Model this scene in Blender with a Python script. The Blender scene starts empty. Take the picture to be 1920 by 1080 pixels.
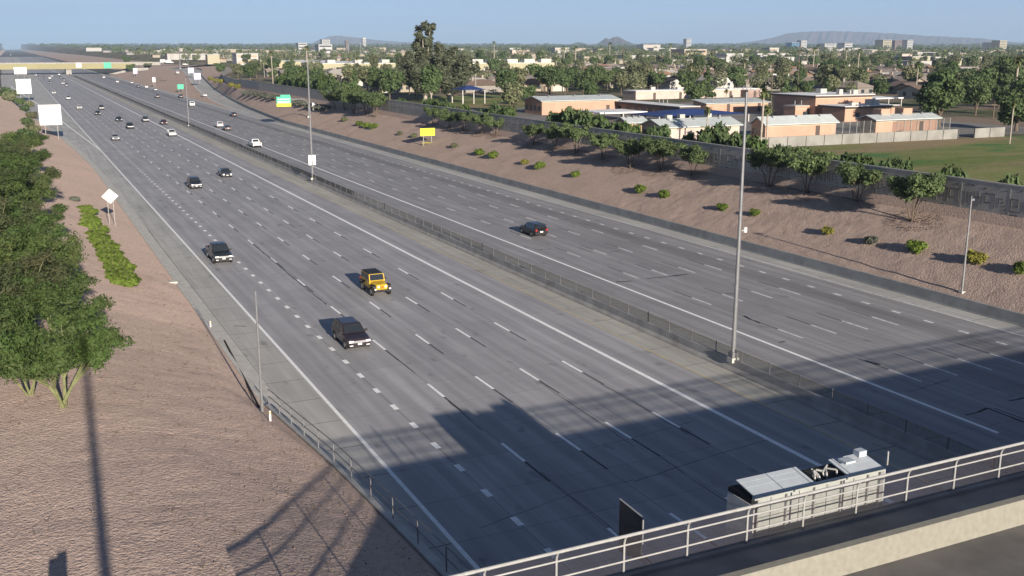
import bpy, math, random
import numpy as np
from mathutils import Vector

# ------------------------------------------------------------------ camera, sky, sun, exposure
SC = bpy.context.scene
COL = SC.collection
RAD = math.radians
CAM = Vector((-16.692, 0.0, 22.767))
YAW, PITCH, FPX = RAD(25.60), RAD(13.208), 1918.5
cam = bpy.data.objects.new('camera', bpy.data.cameras.new('camera'))
COL.objects.link(cam)
cam.location = CAM
cam.rotation_euler = (RAD(90) - PITCH, 0, -YAW)
cam.data.sensor_width = 36.0
cam.data.lens = 36.0 * FPX / 1920.0
cam.data.clip_start = 0.5
cam.data.clip_end = 120000
SC.camera = cam

SUN_EL, SUN_AZ = RAD(14.9), RAD(2.1)          # low morning sun behind the camera
S = Vector((-math.sin(SUN_AZ) * math.cos(SUN_EL), -math.cos(SUN_AZ) * math.cos(SUN_EL), math.sin(SUN_EL)))
world = bpy.data.worlds.new('World'); SC.world = world; world.use_nodes = True
wn, wl = world.node_tree.nodes, world.node_tree.links
wn.clear()
wo = wn.new('ShaderNodeOutputWorld'); wb = wn.new('ShaderNodeBackground')
sky = wn.new('ShaderNodeTexSky'); sky.sky_type = 'NISHITA'; sky.sun_disc = False
sky.sun_elevation = SUN_EL; sky.sun_rotation = RAD(180 + 2.1)
sky.altitude = 380; sky.air_density = 0.4; sky.dust_density = 0.35; sky.ozone_density = 3.0
wb.inputs['Strength'].default_value = 0.055
# thin high cirrus streaks over the whole sky
tc = wn.new('ShaderNodeTexCoord'); mp = wn.new('ShaderNodeMapping'); mp.inputs['Scale'].default_value = (2.2, 2.2, 26)
cn = wn.new('ShaderNodeTexNoise'); cn.inputs['Scale'].default_value = 1.6; cn.inputs['Detail'].default_value = 6
cr = wn.new('ShaderNodeMapRange'); cr.inputs['From Min'].default_value = 0.46; cr.inputs['From Max'].default_value = 0.8
cr.inputs['To Max'].default_value = 0.30
cm = wn.new('ShaderNodeMix'); cm.data_type = 'RGBA'
cm.inputs['B'].default_value = (3.2, 3.6, 4.2, 1)
wl.new(tc.outputs['Generated'], mp.inputs['Vector']); wl.new(mp.outputs['Vector'], cn.inputs['Vector'])
wl.new(cn.outputs['Fac'], cr.inputs['Value']); wl.new(cr.outputs['Result'], cm.inputs['Factor'])
wl.new(sky.outputs['Color'], cm.inputs['A']); wl.new(cm.outputs['Result'], wb.inputs['Color'])
wl.new(wb.outputs['Background'], wo.inputs['Surface'])
sl = bpy.data.lights.new('sun', 'SUN'); sl.energy = 5.0; sl.angle = RAD(0.53); sl.color = (1.0, 0.89, 0.75)
so = bpy.data.objects.new('sun', sl); COL.objects.link(so)
so.rotation_euler = S.to_track_quat('Z', 'Y').to_euler()
vs = SC.view_settings
vs.view_transform = 'Standard'; vs.look = 'None'; vs.gamma = 1.0; vs.use_curve_mapping = False
vs.exposure = 1.0
SC.cycles.use_denoising = True
SC.cycles.max_bounces = 6; SC.cycles.transparent_max_bounces = 16
SC.cycles.volume_bounces = 0; SC.cycles.caustics_reflective = False; SC.cycles.caustics_refractive = False

# ------------------------------------------------------------------ rays of the camera, used to survey where things stand
_cy, _sy, _cp, _sp = math.cos(YAW), math.sin(YAW), math.cos(PITCH), math.sin(PITCH)
def ray(px, py):
    x = (px - 960) / FPX; y = -(py - 540) / FPX
    fw = _cp + y * _sp; up = -_sp + y * _cp
    return Vector((x * _cy + fw * _sy, -x * _sy + fw * _cy, up))
def at(px, py, z=0.0):
    d = ray(px, py); return CAM + d * ((z - CAM.z) / d.z)
def on_y(px, py, Y):
    d = ray(px, py); return CAM + d * (Y / d.y)
def on_x(px, py, X):
    d = ray(px, py); return CAM + d * ((X - CAM.x) / d.x)
def lerp(tab, v):
    if v <= tab[0][0]: return tab[0][1]
    for (a, p), (b, q) in zip(tab, tab[1:]):
        if v <= b: return p + (q - p) * (v - a) / (b - a)
    return tab[-1][1]

# ------------------------------------------------------------------ lay of the land: cross-section of the sunken freeway
ZL, ZR = 7.0, 6.5                               # ground level of the town on either side
WING = [(20, 4.3), (26, 3.95), (32.5, 3.5), (38, 3.05), (47.3, 2.2), (54.5, 1.3), (63, 0.25), (68, 0.05), (4000, 0.05)]
LTOE = [(0, -4.0), (215, -4.1), (250, -5.2), (300, -7.2), (400, -13), (520, -19), (700, -24), (950, -26), (1100, -26), (1500, -30), (3000, -40)]
RTOE = [(0, 58.2), (320, 58.3), (345, 60.0), (400, 64.0), (470, 70), (560, 79), (650, 90), (760, 104), (850, 120), (950, 130), (1020, 96), (1500, 70), (3000, 70)]
RTZ = [(0, 0.9), (330, 0.9), (420, 0.9), (520, 1.8), (650, 3.4), (760, 4.9), (850, 6.0), (950, 6.3), (1020, 0.9), (3000, 0.9)]
WALLX = [(0, 71.6), (420, 71.8), (480, 74), (540, 80), (600, 90), (660, 102), (720, 116), (800, 136), (950, 160), (1100, 130), (3000, 130)]
WALLZ = [(0, 5.45), (450, 5.45), (600, 6.2), (3000, 6.4)]
WPLANE = [(20, 5.2), (30, 4.1), (38, 3.2), (47, 2.35), (70, 0.7), (84, 0.06), (4000, 0.05)]
def hz(x, y):
    tl = lerp(LTOE, y)
    if x < tl:
        d = tl - x; z = min(lerp(WING, y) + .7 * d, lerp(WPLANE, y) + .345 * d)
        zc = max(5.2, min(ZL, ZL - .05 * (y - 24))) if x > -24 and y < 90 else ZL
        k = 1.2; h = max(k - abs(z - zc), 0) / k
        return min(z, zc) - h * h * k * .25
    t, w = lerp(RTOE, y), lerp(WALLX, y)
    if x > w: return ZR
    if x > t:
        z0, z1 = lerp(RTZ, y), lerp(WALLZ, y)
        return z0 + (z1 - z0) * min(1, (x - t) / max(1, (w - 1.2 - t)))
    return 0.0
def zr(x, y, z=None):          # the town's ground climbs very slightly toward the horizon
    return (ZR if z is None else z) + max(0.0, .0046 * (x * _sy + y * _cy - 500))
def hit(px, py):
    d = ray(px, py); t = 20.0
    while t < 9000:
        p = CAM + d * t
        if p.z <= hz(p.x, p.y): break
        t += max(0.15, t * 0.002)
    p.z = hz(p.x, p.y)
    return p

# ------------------------------------------------------------------ helpers: objects
def link(o, parent=None):
    COL.objects.link(o)
    if parent is not None: o.parent = parent
    return o
def tag(o, label=None, cat=None, group=None, kind=None):
    if label: o['label'] = label
    if cat: o['category'] = cat
    if group: o['group'] = group
    if kind: o['kind'] = kind
    return o
def empty(name, loc=(0, 0, 0), rz=0, label=None, cat=None, group=None):
    o = bpy.data.objects.new(name, None); o.empty_display_size = 0.2
    o.location = loc; o.rotation_euler = (0, 0, rz)
    return tag(link(o), label, cat, group)
def copy_tree(o, parent=None):
    c = o.copy(); link(c, parent)
    for ch in o.children: copy_tree(ch, c)
    return c
def mesh_obj(name, mesh, parent=None, loc=(0, 0, 0), rz=0):
    o = bpy.data.objects.new(name, mesh); o.location = loc; o.rotation_euler = (0, 0, rz)
    return link(o, parent)

class MB:
    def __init__(s): s.v = []; s.f = []; s.m = []; s.mi = 0
    def add(s, vs, fs):
        n = len(s.v); s.v += [tuple(p) for p in vs]
        for f in fs: s.f.append(tuple(i + n for i in f)); s.m.append(s.mi)
        return s
    def box(s, x0, x1, y0, y1, z0, z1):
        return s.add([(x0, y0, z0), (x1, y0, z0), (x1, y1, z0), (x0, y1, z0), (x0, y0, z1), (x1, y0, z1), (x1, y1, z1), (x0, y1, z1)],
                     [(0, 3, 2, 1), (4, 5, 6, 7), (0, 1, 5, 4), (1, 2, 6, 5), (2, 3, 7, 6), (3, 0, 4, 7)])
    def quad(s, *p): return s.add(p, [tuple(range(len(p)))])
    def cyl(s, a, b, r0, r1=None, n=8, cap=True):
        a, b = Vector(a), Vector(b); r1 = r0 if r1 is None else r1
        d = (b - a).normalized(); u = d.orthogonal().normalized(); w = d.cross(u)
        vs = []
        for c, r in ((a, r0), (b, r1)):
            for i in range(n):
                t = 2 * math.pi * i / n; vs.append(c + (u * math.cos(t) + w * math.sin(t)) * r)
        fs = [(i, (i + 1) % n, n + (i + 1) % n, n + i) for i in range(n)]
        if cap: fs += [tuple(range(n - 1, -1, -1)), tuple(range(n, 2 * n))]
        return s.add(vs, fs)
    def tube(s, pts, r, n=6):
        for a, b in zip(pts, pts[1:]): s.cyl(a, b, r if not callable(r) else r(a), r if not callable(r) else r(b), n)
        return s
    def loft(s, rings, cap=True):
        n = len(rings[0]); vs = [p for r in rings for p in r]; fs = []
        for k in range(len(rings) - 1):
            for i in range(n):
                j = (i + 1) % n; fs.append((k * n + i, k * n + j, (k + 1) * n + j, (k + 1) * n + i))
        if cap: fs += [tuple(range(n - 1, -1, -1)), tuple((len(rings) - 1) * n + i for i in range(n))]
        return s.add(vs, fs)
    def prism(s, prof, a, b, axis='y'):
        if axis == 'y': return s.loft([[(x, a, z) for x, z in prof], [(x, b, z) for x, z in prof]])
        return s.loft([[(a, y, z) for y, z in prof], [(b, y, z) for y, z in prof]])
    def ball(s, c, rx, ry, rz, n=8, k=5):
        rings = []
        for j in range(1, k):
            p = math.pi * j / k
            rings.append([(c[0] + rx * math.sin(p) * math.cos(2 * math.pi * i / n), c[1] + ry * math.sin(p) * math.sin(2 * math.pi * i / n), c[2] - rz * math.cos(p)) for i in range(n)])
        return s.loft(rings)
    def mesh(s, name, mats):
        me = bpy.data.meshes.new(name); me.from_pydata(s.v, [], s.f)
        for m in (mats if isinstance(mats, (list, tuple)) else [mats]): me.materials.append(m)
        if any(s.m): me.polygons.foreach_set('material_index', s.m)
        me.update(); return me
    def build(s, name, mats, parent=None, loc=(0, 0, 0), rz=0):
        return mesh_obj(name, s.mesh(name, mats), parent, loc, rz)

DR = 0.0
# ------------------------------------------------------------------ helpers: materials
class NT:
    def __init__(s, name):
        s.mat = bpy.data.materials.new(name); s.mat.use_nodes = True
        s.t = s.mat.node_tree; s.n = s.t.nodes; s.n.clear()
        s.out = s.n.new('ShaderNodeOutputMaterial'); s.b = s.n.new('ShaderNodeBsdfPrincipled')
        s.link(s.b.outputs[0], s.out.inputs['Surface'])
    def link(s, a, b): s.t.links.new(a, b)
    def new(s, t, **kw):
        x = s.n.new(t)
        for k, v in kw.items(): setattr(x, k, v)
        return x
    def put(s, sock, v):
        if hasattr(v, 'is_linked') or isinstance(v, bpy.types.NodeSocket): s.link(v, sock)
        else: sock.default_value = v
    def pos(s, scale=(1, 1, 1), obj=False):
        src = s.new('ShaderNodeTexCoord').outputs['Object'] if obj else s.new('ShaderNodeNewGeometry').outputs['Position']
        m = s.new('ShaderNodeMapping'); m.inputs['Scale'].default_value = scale
        s.link(src, m.inputs['Vector']); return m.outputs['Vector']
    def noise(s, vec, scale, detail=4, rough=.55):
        x = s.new('ShaderNodeTexNoise'); x.inputs['Scale'].default_value = scale; x.inputs['Detail'].default_value = detail
        x.inputs['Roughness'].default_value = rough; s.link(vec, x.inputs['Vector']); return x.outputs['Fac']
    def rng(s, v, a, b, c, d):
        x = s.new('ShaderNodeMapRange'); s.put(x.inputs['Value'], v)
        for k, q in (('From Min', a), ('From Max', b), ('To Min', c), ('To Max', d)): x.inputs[k].default_value = q
        return x.outputs['Result']
    def math(s, op, a, b=0.0, c=0.0):
        x = s.new('ShaderNodeMath', operation=op); s.put(x.inputs[0], a); s.put(x.inputs[1], b); s.put(x.inputs[2], c); return x.outputs[0]
    def mix(s, f, a, b, mode='MIX'):
        x = s.new('ShaderNodeMix', data_type='RGBA', blend_type=mode)
        s.put(x.inputs['Factor'], f); s.put(x.inputs['A'], a if not isinstance(a, tuple) else (*a, 1)[:4]); s.put(x.inputs['B'], b if not isinstance(b, tuple) else (*b, 1)[:4])
        return x.outputs['Result']
    def scale(s, col, f):   # colour times a factor
        x = s.new('ShaderNodeVectorMath', operation='SCALE'); s.put(x.inputs[0], col); s.put(x.inputs['Scale'], f); return x.outputs[0]
    def bump(s, h, strength=.4, dist=.05):
        x = s.new('ShaderNodeBump'); x.inputs['Strength'].default_value = strength; x.inputs['Distance'].default_value = dist
        s.link(h, x.inputs['Height']); s.link(x.outputs['Normal'], s.b.inputs['Normal'])
    def fin(s, col, rough=.85, spec=.3, metal=0.0):
        s.put(s.b.inputs['Base Color'], col if not isinstance(col, tuple) else (*col, 1)[:4])
        if isinstance(rough, float) and rough > .65 and 'Diffuse Roughness' in s.b.inputs: s.b.inputs['Diffuse Roughness'].default_value = DR
        s.put(s.b.inputs['Roughness'], rough); s.b.inputs['Specular IOR Level'].default_value = spec; s.b.inputs['Metallic'].default_value = metal
        return s.mat
_mats = {}
def M(name, col, rough=.8, var=.12, scale=1.5, bump=0.0, metal=0.0, spec=.35, rand=0.0, obj=True):
    if name in _mats: return _mats[name]
    t = NT(name); p = t.pos(obj=obj)
    f = t.rng(t.noise(p, scale, 5), .3, .7, 1 - var, 1 + var)
    c = t.new('ShaderNodeRGB'); c.outputs[0].default_value = (*col, 1)
    out = t.scale(c.outputs[0], f)
    if rand:
        oi = t.new('ShaderNodeObjectInfo'); out = t.scale(out, t.rng(oi.outputs['Random'], 0, 1, 1 - rand, 1 + rand))
    if bump: t.bump(t.noise(p, scale * 8, 3), bump, .02)
    _mats[name] = t.fin(out, rough, spec, metal); return _mats[name]

# ------------------------------------------------------------------ surface materials
from mathutils import noise as mnoise
def gravel_mat(name='decomposed_granite', tone=1.0, dr=.16):
    t = NT(name); t.b.inputs['Diffuse Roughness'].default_value = dr; p = t.pos()
    big = t.noise(p, .09, 4); mid = t.noise(p, .9, 5, .65); fine = t.noise(t.pos((1, .8, 1)), 4.5, 6, .75)
    c = t.mix(t.rng(big, .3, .7, 0, 1), (.56, .425, .36), (.49, .38, .325))
    c = t.mix(t.rng(mid, .35, .7, 0, .55), c, (.60, .465, .385))
    c = t.scale(c, t.rng(fine, .25, .75, .74, 1.24)); patch = t.noise(t.pos((1, .6, 1)), .22, 5, .7); c = t.mix(t.rng(patch, .56, .72, 0, .5), c, (.36, .275, .24)); rill = t.noise(t.pos((.35, 2.6, 1)), .55, 4, .6); c = t.scale(c, t.rng(rill, .60, .70, 1.0, .80))
    st = t.noise(t.pos((1.6, .5, 1)), 1.1, 4, .6)
    c = t.mix(t.rng(st, .62, .75, 0, .35), c, (.34, .25, .22))
    v1 = t.new('ShaderNodeTexVoronoi'); v1.inputs['Scale'].default_value = 5.5; t.link(t.pos(), v1.inputs['Vector']); v2 = t.new('ShaderNodeTexVoronoi'); v2.inputs['Scale'].default_value = 13.0; t.link(t.pos(), v2.inputs['Vector'])
    h = t.math('ADD', t.math('MULTIPLY', v1.outputs['Distance'], -.5), t.math('ADD', t.math('MULTIPLY', v2.outputs['Distance'], -.35), t.math('MULTIPLY', fine, .5)))
    c = t.scale(c, t.rng(v2.outputs['Distance'], .1, .8, 1.1, .82))
    t.bump(h, .9, .085)
    m_ = t.fin(t.scale(c, tone), .95, .1); t.b.inputs['Diffuse Roughness'].default_value = dr; return m_
def soil_mat():
    t = NT('town_soil'); p = t.pos()
    a = t.noise(p, .035, 5, .6); b = t.noise(p, .4, 5, .6)
    c = t.mix(t.rng(a, .42, .56, 0, 1), (.25, .19, .14), (.075, .095, .04))
    c = t.mix(t.rng(b, .5, .62, 0, .7), c, (.20, .17, .14))
    return t.fin(t.scale(c, t.rng(b, .2, .8, .75, 1.25)), .95, .1)
def lawn_mat():
    t = NT('worn_lawn'); p = t.pos()
    a = t.noise(t.pos((.6, 1.6, 1)), .07, 5, .65); b = t.noise(p, 1.2, 5); e = t.noise(t.pos((.5, 1.8, 1)), .055, 4, .6)
    c = t.mix(t.rng(a, .38, .6, 0, 1), (.13, .175, .05), (.21, .22, .085))
    c = t.mix(t.rng(e, .48, .60, 0, .8), c, (.30, .22, .14))
    c = t.mix(t.rng(t.noise(t.pos((.7, 1.5, 1)), .06, 3), .56, .64, 0, .75), c, (.05, .16, .05))
    return t.fin(t.scale(c, t.rng(b, .25, .75, .82, 1.18)), .95, .1)
def pavement_mat(name, lanes, base, dark_band=None, tone=1.0):
    # weathered concrete: tone differs a little from slab to slab, tyre polish and oil along the wheel paths, fine grain
    t = NT(name); sep = t.new('ShaderNodeSeparateXYZ'); t.link(t.new('ShaderNodeNewGeometry').outputs['Position'], sep.inputs[0])
    X, Y = sep.outputs['X'], sep.outputs['Y']
    lw, x0 = lanes
    u = t.math('DIVIDE', t.math('SUBTRACT', X, x0), lw)
    cu = t.math('FLOOR', u); cv = t.math('FLOOR', t.math('DIVIDE', Y, 4.57))
    cmb = t.new('ShaderNodeCombineXYZ'); t.link(cu, cmb.inputs[0]); t.link(cv, cmb.inputs[1])
    wn_ = t.new('ShaderNodeTexWhiteNoise'); t.link(cmb.outputs[0], wn_.inputs['Vector'])
    cmb2 = t.new('ShaderNodeCombineXYZ'); t.link(cu, cmb2.inputs[0])
    wn2 = t.new('ShaderNodeTexWhiteNoise'); t.link(cmb2.outputs[0], wn2.inputs['Vector'])
    fr = t.math('FRACT', u)
    d = t.math('ABSOLUTE', t.math('SUBTRACT', t.math('ABSOLUTE', t.math('SUBTRACT', fr, .5)), .25))
    track = t.rng(d, 0, .14, 1, 0)
    long_ = t.noise(t.pos((1.0, .035, 1)), 1.5, 5, .6); blot = t.noise(t.pos((1, .4, 1)), .25, 5, .65); grain = t.noise(t.pos(), 9, 4, .7)
    c = t.mix(t.rng(blot, .35, .65, 0, 1), base, tuple(b * .86 for b in base))
    f = t.math('MULTIPLY', t.rng(wn_.outputs['Value'], 0, 1, .955, 1.045), t.rng(wn2.outputs['Value'], 0, 1, .94, 1.06))
    f = t.math('MULTIPLY', f, t.rng(long_, .3, .7, .80, 1.15))
    f = t.math('MULTIPLY', f, t.rng(grain, .2, .8, .92, 1.08))
    f = t.math('MULTIPLY', f, t.math('SUBTRACT', 1.0, t.math('MULTIPLY', track, t.rng(long_, .35, .65, .04, .2))))
    for bx, bw, ba in (dark_band or []):
        g = t.rng(t.math('ABSOLUTE', t.math('SUBTRACT', X, bx)), 0, bw, ba, 0)
        f = t.math('MULTIPLY', f, t.math('SUBTRACT', 1.0, g))
    spots = t.noise(t.pos((1, .5, 1)), .8, 2, .4)
    f = t.math('MULTIPLY', f, t.rng(spots, .66, .74, 1.0, .72))
    t.bump(grain, .12, .01)
    return t.fin(t.scale(c, t.math('MULTIPLY', f, tone)), .72, .32)
GRAVEL, SOIL, LAWN = gravel_mat(), soil_mat(), lawn_mat(); GRAVEL_R = gravel_mat('rosy_granite', .78, .05)
PAVE_E = pavement_mat('pavement_eastbound', (3.66, 0.0), (.375, .372, .385))
PAVE_W = pavement_mat('pavement_westbound', (3.36, 35.2), (.315, .312, .322), [(50.3, 1.9, .30), (43.8, 1.4, .08)])
PAVE_S = pavement_mat('pavement_shoulder', (30, -20), (.45, .445, .425))
PAVE_M = pavement_mat('pavement_median', (30, 10), (.42, .41, .375))
JOINT = M('joint_filler', (.075, .07, .065), .95, .2, 3, obj=False)
CONC = M('barrier_concrete', (.30, .29, .27), .85, .22, .8, .2, obj=False)
CONC_L = M('pale_concrete', (.48, .47, .44), .85, .15, 1.2, .15, obj=False)
CONC_D = M('weathered_concrete', (.33, .325, .315), .9, .25, .6, .2, obj=False)
WHITE_P = M('road_paint_white', (.88, .88, .87), .6, .10, 2.5, obj=False)
WHITE_W = M('road_paint_worn', (.64, .64, .64), .7, .30, 2.0, obj=False)
YELL_P = M('road_paint_yellow', (.52, .43, .24), .7, .25, 1.0, obj=False)
BLACK_P = M('contrast_black', (.075, .075, .08), .8, .3, 2.0, obj=False)
SEAL = M('crack_sealant_black', (.02, .02, .022), .6, .3, 3.0, obj=False)
STEEL = M('galvanised_steel', (.22, .225, .235), .45, .12, 3, metal=.35)
STEEL_D = M('dull_grey_steel', (.20, .20, .21), .6, .15, 3, metal=.2)
STEEL_L = M('pale_painted_steel', (.34, .34, .335), .5, .12, 4, metal=.1)
DARK = M('dark_recess', (.02, .02, .022), .9, .2, 2)

# ------------------------------------------------------------------ ground: one sheet, town level, both slopes and the sunken road bed
ys = [-2400, -300, -60, 0, 20] + [22 + .5 * i for i in range(214)] + [129 + 4 * i for i in range(70)] + [410 + 14 * i for i in range(50)] + [1130, 1250, 1500, 2000, 3000, 6000, 16000]
dl = [0, .35, .7] + [1.0 + .5 * i for i in range(35)] + [19.5, 23, 28, 38, 60, 120, 500, 3000, 16000]
fr = [i / 22 for i in range(23)]
dr = [.3, .5, 6, 15, 40, 120, 200, 300, 400, 500, 700, 1000, 3000, 16000]
gv, gf, gm = [], [], []
nc = len(dl) + len(fr) + len(dr)
for y in ys:
    tl, tr_, w = lerp(LTOE, y), lerp(RTOE, y), lerp(WALLX, y)
    near = 22 <= y <= 420
    for d in reversed(dl):
        x = tl - d; z = hz(x - 1e-4, y)
        if 24 < y < 420 and .3 < d < 28:
            k = min(1, (d - .3) / 1.5)
            z += k * (.05 * mnoise.noise(Vector((x * .3, y * .3, 3))) + .03 * mnoise.noise(Vector((x * 1.3, y * .9, 7))))
        if d > 40: z = zr(x, y, z)
        gv.append((x, y, z))
    for f in fr:
        x = tr_ + (w - tr_) * f; z = hz(x + 1e-4, y)
        if near and .03 < f < .9: z += .12 * mnoise.noise(Vector((x * .3, y * .22, 9))) + .05 * mnoise.noise(Vector((x * 1.2, y * .9, 5)))
        gv.append((x, y, z))
    for d in dr: gv.append((w + d, y, lerp(WALLZ, y) if d < .4 else (ZR if d < 10 else zr(w + d, y))))
for j in range(len(ys) - 1):
    for i in range(nc - 1):
        if i == len(dl) - 1: continue
        a = j * nc + i; gf.append((a, a + 1, a + 1 + nc, a + nc))
        xm = i
        top_left = i < 8
        gm.append(1 if (top_left or i >= len(dl) + len(fr)) else 3 if i >= len(dl) else 0)
# bed of the road between the two toes, a little below the pavement
n0 = len(gv)
for y in ys: gv += [(lerp(LTOE, y), y, -.28), (lerp(RTOE, y), y, -.28)]
for j in range(len(ys) - 1):
    a = n0 + 2 * j; gf.append((a, a + 1, a + 3, a + 2)); gm.append(2)
    i = j * nc + len(dl) - 1                                   # risers at the two toes
    gf.append((i, a, a + 2, i + nc)); gm.append(0); gf.append((a + 1, i + 1, i + 1 + nc, a + 3)); gm.append(0)
me = bpy.data.meshes.new('ground'); me.from_pydata(gv, [], gf)
for m in (GRAVEL, SOIL, JOINT, GRAVEL_R): me.materials.append(m)
me.polygons.foreach_set('material_index', gm); me.update()
tag(mesh_obj('ground', me), 'pinkish gravel slopes and town soil around the sunken freeway', None, None, 'structure')

def strip(name, x0, x1, ylist, z, mat, parent=None):
    m = MB(); fx0 = x0 if callable(x0) else (lambda y: x0); fx1 = x1 if callable(x1) else (lambda y: x1); fz = z if callable(z) else (lambda y: z)
    for a, b in zip(ylist, ylist[1:]):
        m.quad((fx0(a), a, fz(a)), (fx1(a), a, fz(a)), (fx1(b), b, fz(b)), (fx0(b), b, fz(b)))
    return m.build(name, mat, parent)

# ------------------------------------------------------------------ carriageways: concrete slabs near by, one sheet beyond
SL = 4.57; R0E, R1E = 5, 30; R0W, R1W = 4, 31
FAR = 3000
ebr = empty('road', (0, 0, 0)); tag(ebr, 'eastbound concrete carriageway with seven lanes', None, None, 'structure')
wbr = empty('road', (0, 0, 0)); tag(wbr, 'westbound concrete carriageway beyond the median barrier', None, None, 'structure')
def slabs(edges, mats, r0, r1, parent):
    for (xa, xb), mt in zip(zip(edges, edges[1:]), mats):
        w = xb - xa
        m = MB().box(-w / 2 + .014, w / 2 - .014, -SL / 2 + (.012 if mt in (PAVE_E, PAVE_W) else .032), SL / 2 - (.012 if mt in (PAVE_E, PAVE_W) else .032), -.2, 0).mesh('slab', mt)
        for r in range(r0, r1):
            o = mesh_obj('slab', m, parent, ((xa + xb) / 2, (r + .5) * SL, 0))
slabs([-2.8, 0, 3.66, 7.32, 10.98, 14.64, 18.3, 21.96, 25.62, 28.06], [PAVE_S] + [PAVE_E] * 7 + [PAVE_M], R0E, R1E, ebr)
slabs([28.98, 31.7, 35.2, 38.7, 42.1, 45.4, 48.7, 51.9, 55.2, 57.6], [PAVE_S] + [PAVE_W] * 7 + [PAVE_S], R0W, R1W, wbr)
strip('joint_bed', -2.8, 28.06, [18, 140], -.0018, JOINT, ebr); strip('joint_bed', 28.98, 57.6, [15, 142], -.0018, JOINT, wbr)
yE = [R1E * SL, 200, 260, 320, 400, 520, 700, 950, 1100, 1500, FAR]
strip('shoulder', lambda y: lerp(LTOE, y) + 1.2, 0, yE, 0, PAVE_S, ebr)
strip('carriageway', 0.0, 25.62, yE, 0, PAVE_E, ebr); strip('inner_shoulder', 25.62, 28.1, yE, 0, PAVE_M, ebr)
yW = [R1W * SL, 200, 260, 320, 400, 520, 700, 950, 1100, 1500, FAR]
strip('inner_shoulder', 28.9, 31.7, yW, 0, PAVE_S, wbr); strip('carriageway', 31.7, 55.2, yW, 0, PAVE_W, wbr)
strip('shoulder', 55.2, 57.65, yW, 0, PAVE_S, wbr)
strip('gutter', lambda y: lerp(LTOE, y) + .3, lambda y: lerp(LTOE, y) + 1.22, [20, 60, 100, 150, 200, 250, 300, 400], .004, CONC_L, ebr)
def longstrip(prof_fn, ylist, name, mat, parent=None):
    return MB().loft([[(x, y, z) for x, z in prof_fn(y)] for y in ylist]).build(name, mat, parent)
curb = longstrip(lambda y: [(lerp(LTOE, y) - .05, -.2), (lerp(LTOE, y) + .3, -.2), (lerp(LTOE, y) + .3, .10), (lerp(LTOE, y) + .25, .14), (lerp(LTOE, y) - .05, .14)],
                 [62.5, 90, 120, 160, 200, 225, 250, 275, 300, 350, 400, 460, 520], 'kerb', CONC_L, ebr)

# off-ramp of the westbound side: leaves the shoulder, climbs to the cross street
RY = [322, 335, 350, 370, 400, 435, 470, 515, 560, 605, 650, 705, 760, 805, 850, 900, 945]
rz = lambda y: lerp(RTZ, y) - .86
ro = lambda y: lerp(RTOE, y) - .35
ri = lambda y: max(57.6, ro(y) - lerp([(322, .3), (400, 6.5), (470, 8.5), (760, 9.5), (850, 15), (945, 26)], y))
tag(strip('off_ramp', ri, ro, RY, lambda y: rz(y) + .012, PAVE_S), 'off ramp climbing from the westbound lanes to the cross street', None, None, 'structure')
gi = [y for y in RY if y >= 400]
m = MB()
for a, b in zip(gi, gi[1:]):
    q = lambda y: [(57.65, y, .02), (57.65 + .35 * (ri(y) - 57.65), y, .02 + .55 * rz(y)), (ri(y), y, rz(y))]
    A, B = q(a), q(b)
    for i in (0, 1): m.quad(A[i], A[i + 1], B[i + 1], B[i])
tag(m.build('ground', GRAVEL_R), 'gravel island between the westbound lanes and the off ramp', None, None, 'structure')

# ------------------------------------------------------------------ painted lines
ZP = .006
def line(name, x, w, y0, y1, mat, parent, z=ZP): strip(name, x - w / 2, x + w / 2, [y0, (y0 + y1) / 2, y1], z, mat, parent)
line('edge_line', 0, .24, 22, 900, WHITE_P, ebr); line('carpool_line', 21.96, .36, 22, 1400, WHITE_P, ebr); line('median_line', 25.62, .14, 22, 1400, YELL_P, ebr)
line('carpool_line', 35.2, .30, 40, 1400, WHITE_P, wbr); line('median_line', 31.75, .13, 40, 1400, YELL_P, wbr); line('edge_line', 55.25, .17, 45, 1400, WHITE_W, wbr)
# ramp gore lines
strip('gore_line', lambda y: ri(y) + .3, lambda y: ri(y) + .5, [y for y in RY if y >= 370], lambda y: rz(y) + .03, WHITE_P, wbr)
strip('gore_line', lambda y: lerp([(250, -.1), (420, -6.0), (560, -12), (700, -18)], y), lambda y: lerp([(250, .15), (420, -5.6), (560, -11.5), (700, -17.4)], y), [250, 420, 560, 700], .012, WHITE_P, ebr)
def dashes(parent, x, yfar, sgn, mat, near_to=262):
    # white dash 3.05 m, then a black contrast dash of the same length, every 12.19 m
    per, ln = 12.19, 3.05
    mw = MB().box(-.10, .10, 0, ln, -.002, 0).mesh('lane_dash', mat); mk = MB().box(-.07, .07, 0, ln, -.002, 0).mesh('contrast_dash', BLACK_P)
    y = yfar - ln
    while y > 28: y -= per
    y += per; far = MB()
    while y < 1000:
        if y < near_to:
            mesh_obj('lane_dash', mw, parent, (x, y, ZP)); mesh_obj('contrast_dash', mk, parent, (x, y - ln if sgn < 0 else y + ln, ZP))
        else:
            far.box(x - .09, x + .09, y, y + ln, ZP - .002, ZP + .002)
        y += per
    return far
def merge(parts, name, mat, parent):
    m = MB()
    for p in parts: m.add(p.v, p.f)
    tag(m.build(name, mat, parent), None, None, None, 'stuff')
fe = [dashes(ebr, x, at(*p).y, -1, WHITE_P) for x, p in ((7.32, (800, 720)), (10.98, (890, 706)), (14.64, (974, 691)), (18.3, (1053, 677)))]
fw = [dashes(wbr, x, at(*p).y, 1, WHITE_W) for x, p in ((38.7, (1169, 511)), (42.1, (1220, 506)), (45.4, (1272, 501)), (48.7, (1322, 496)))]
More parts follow.
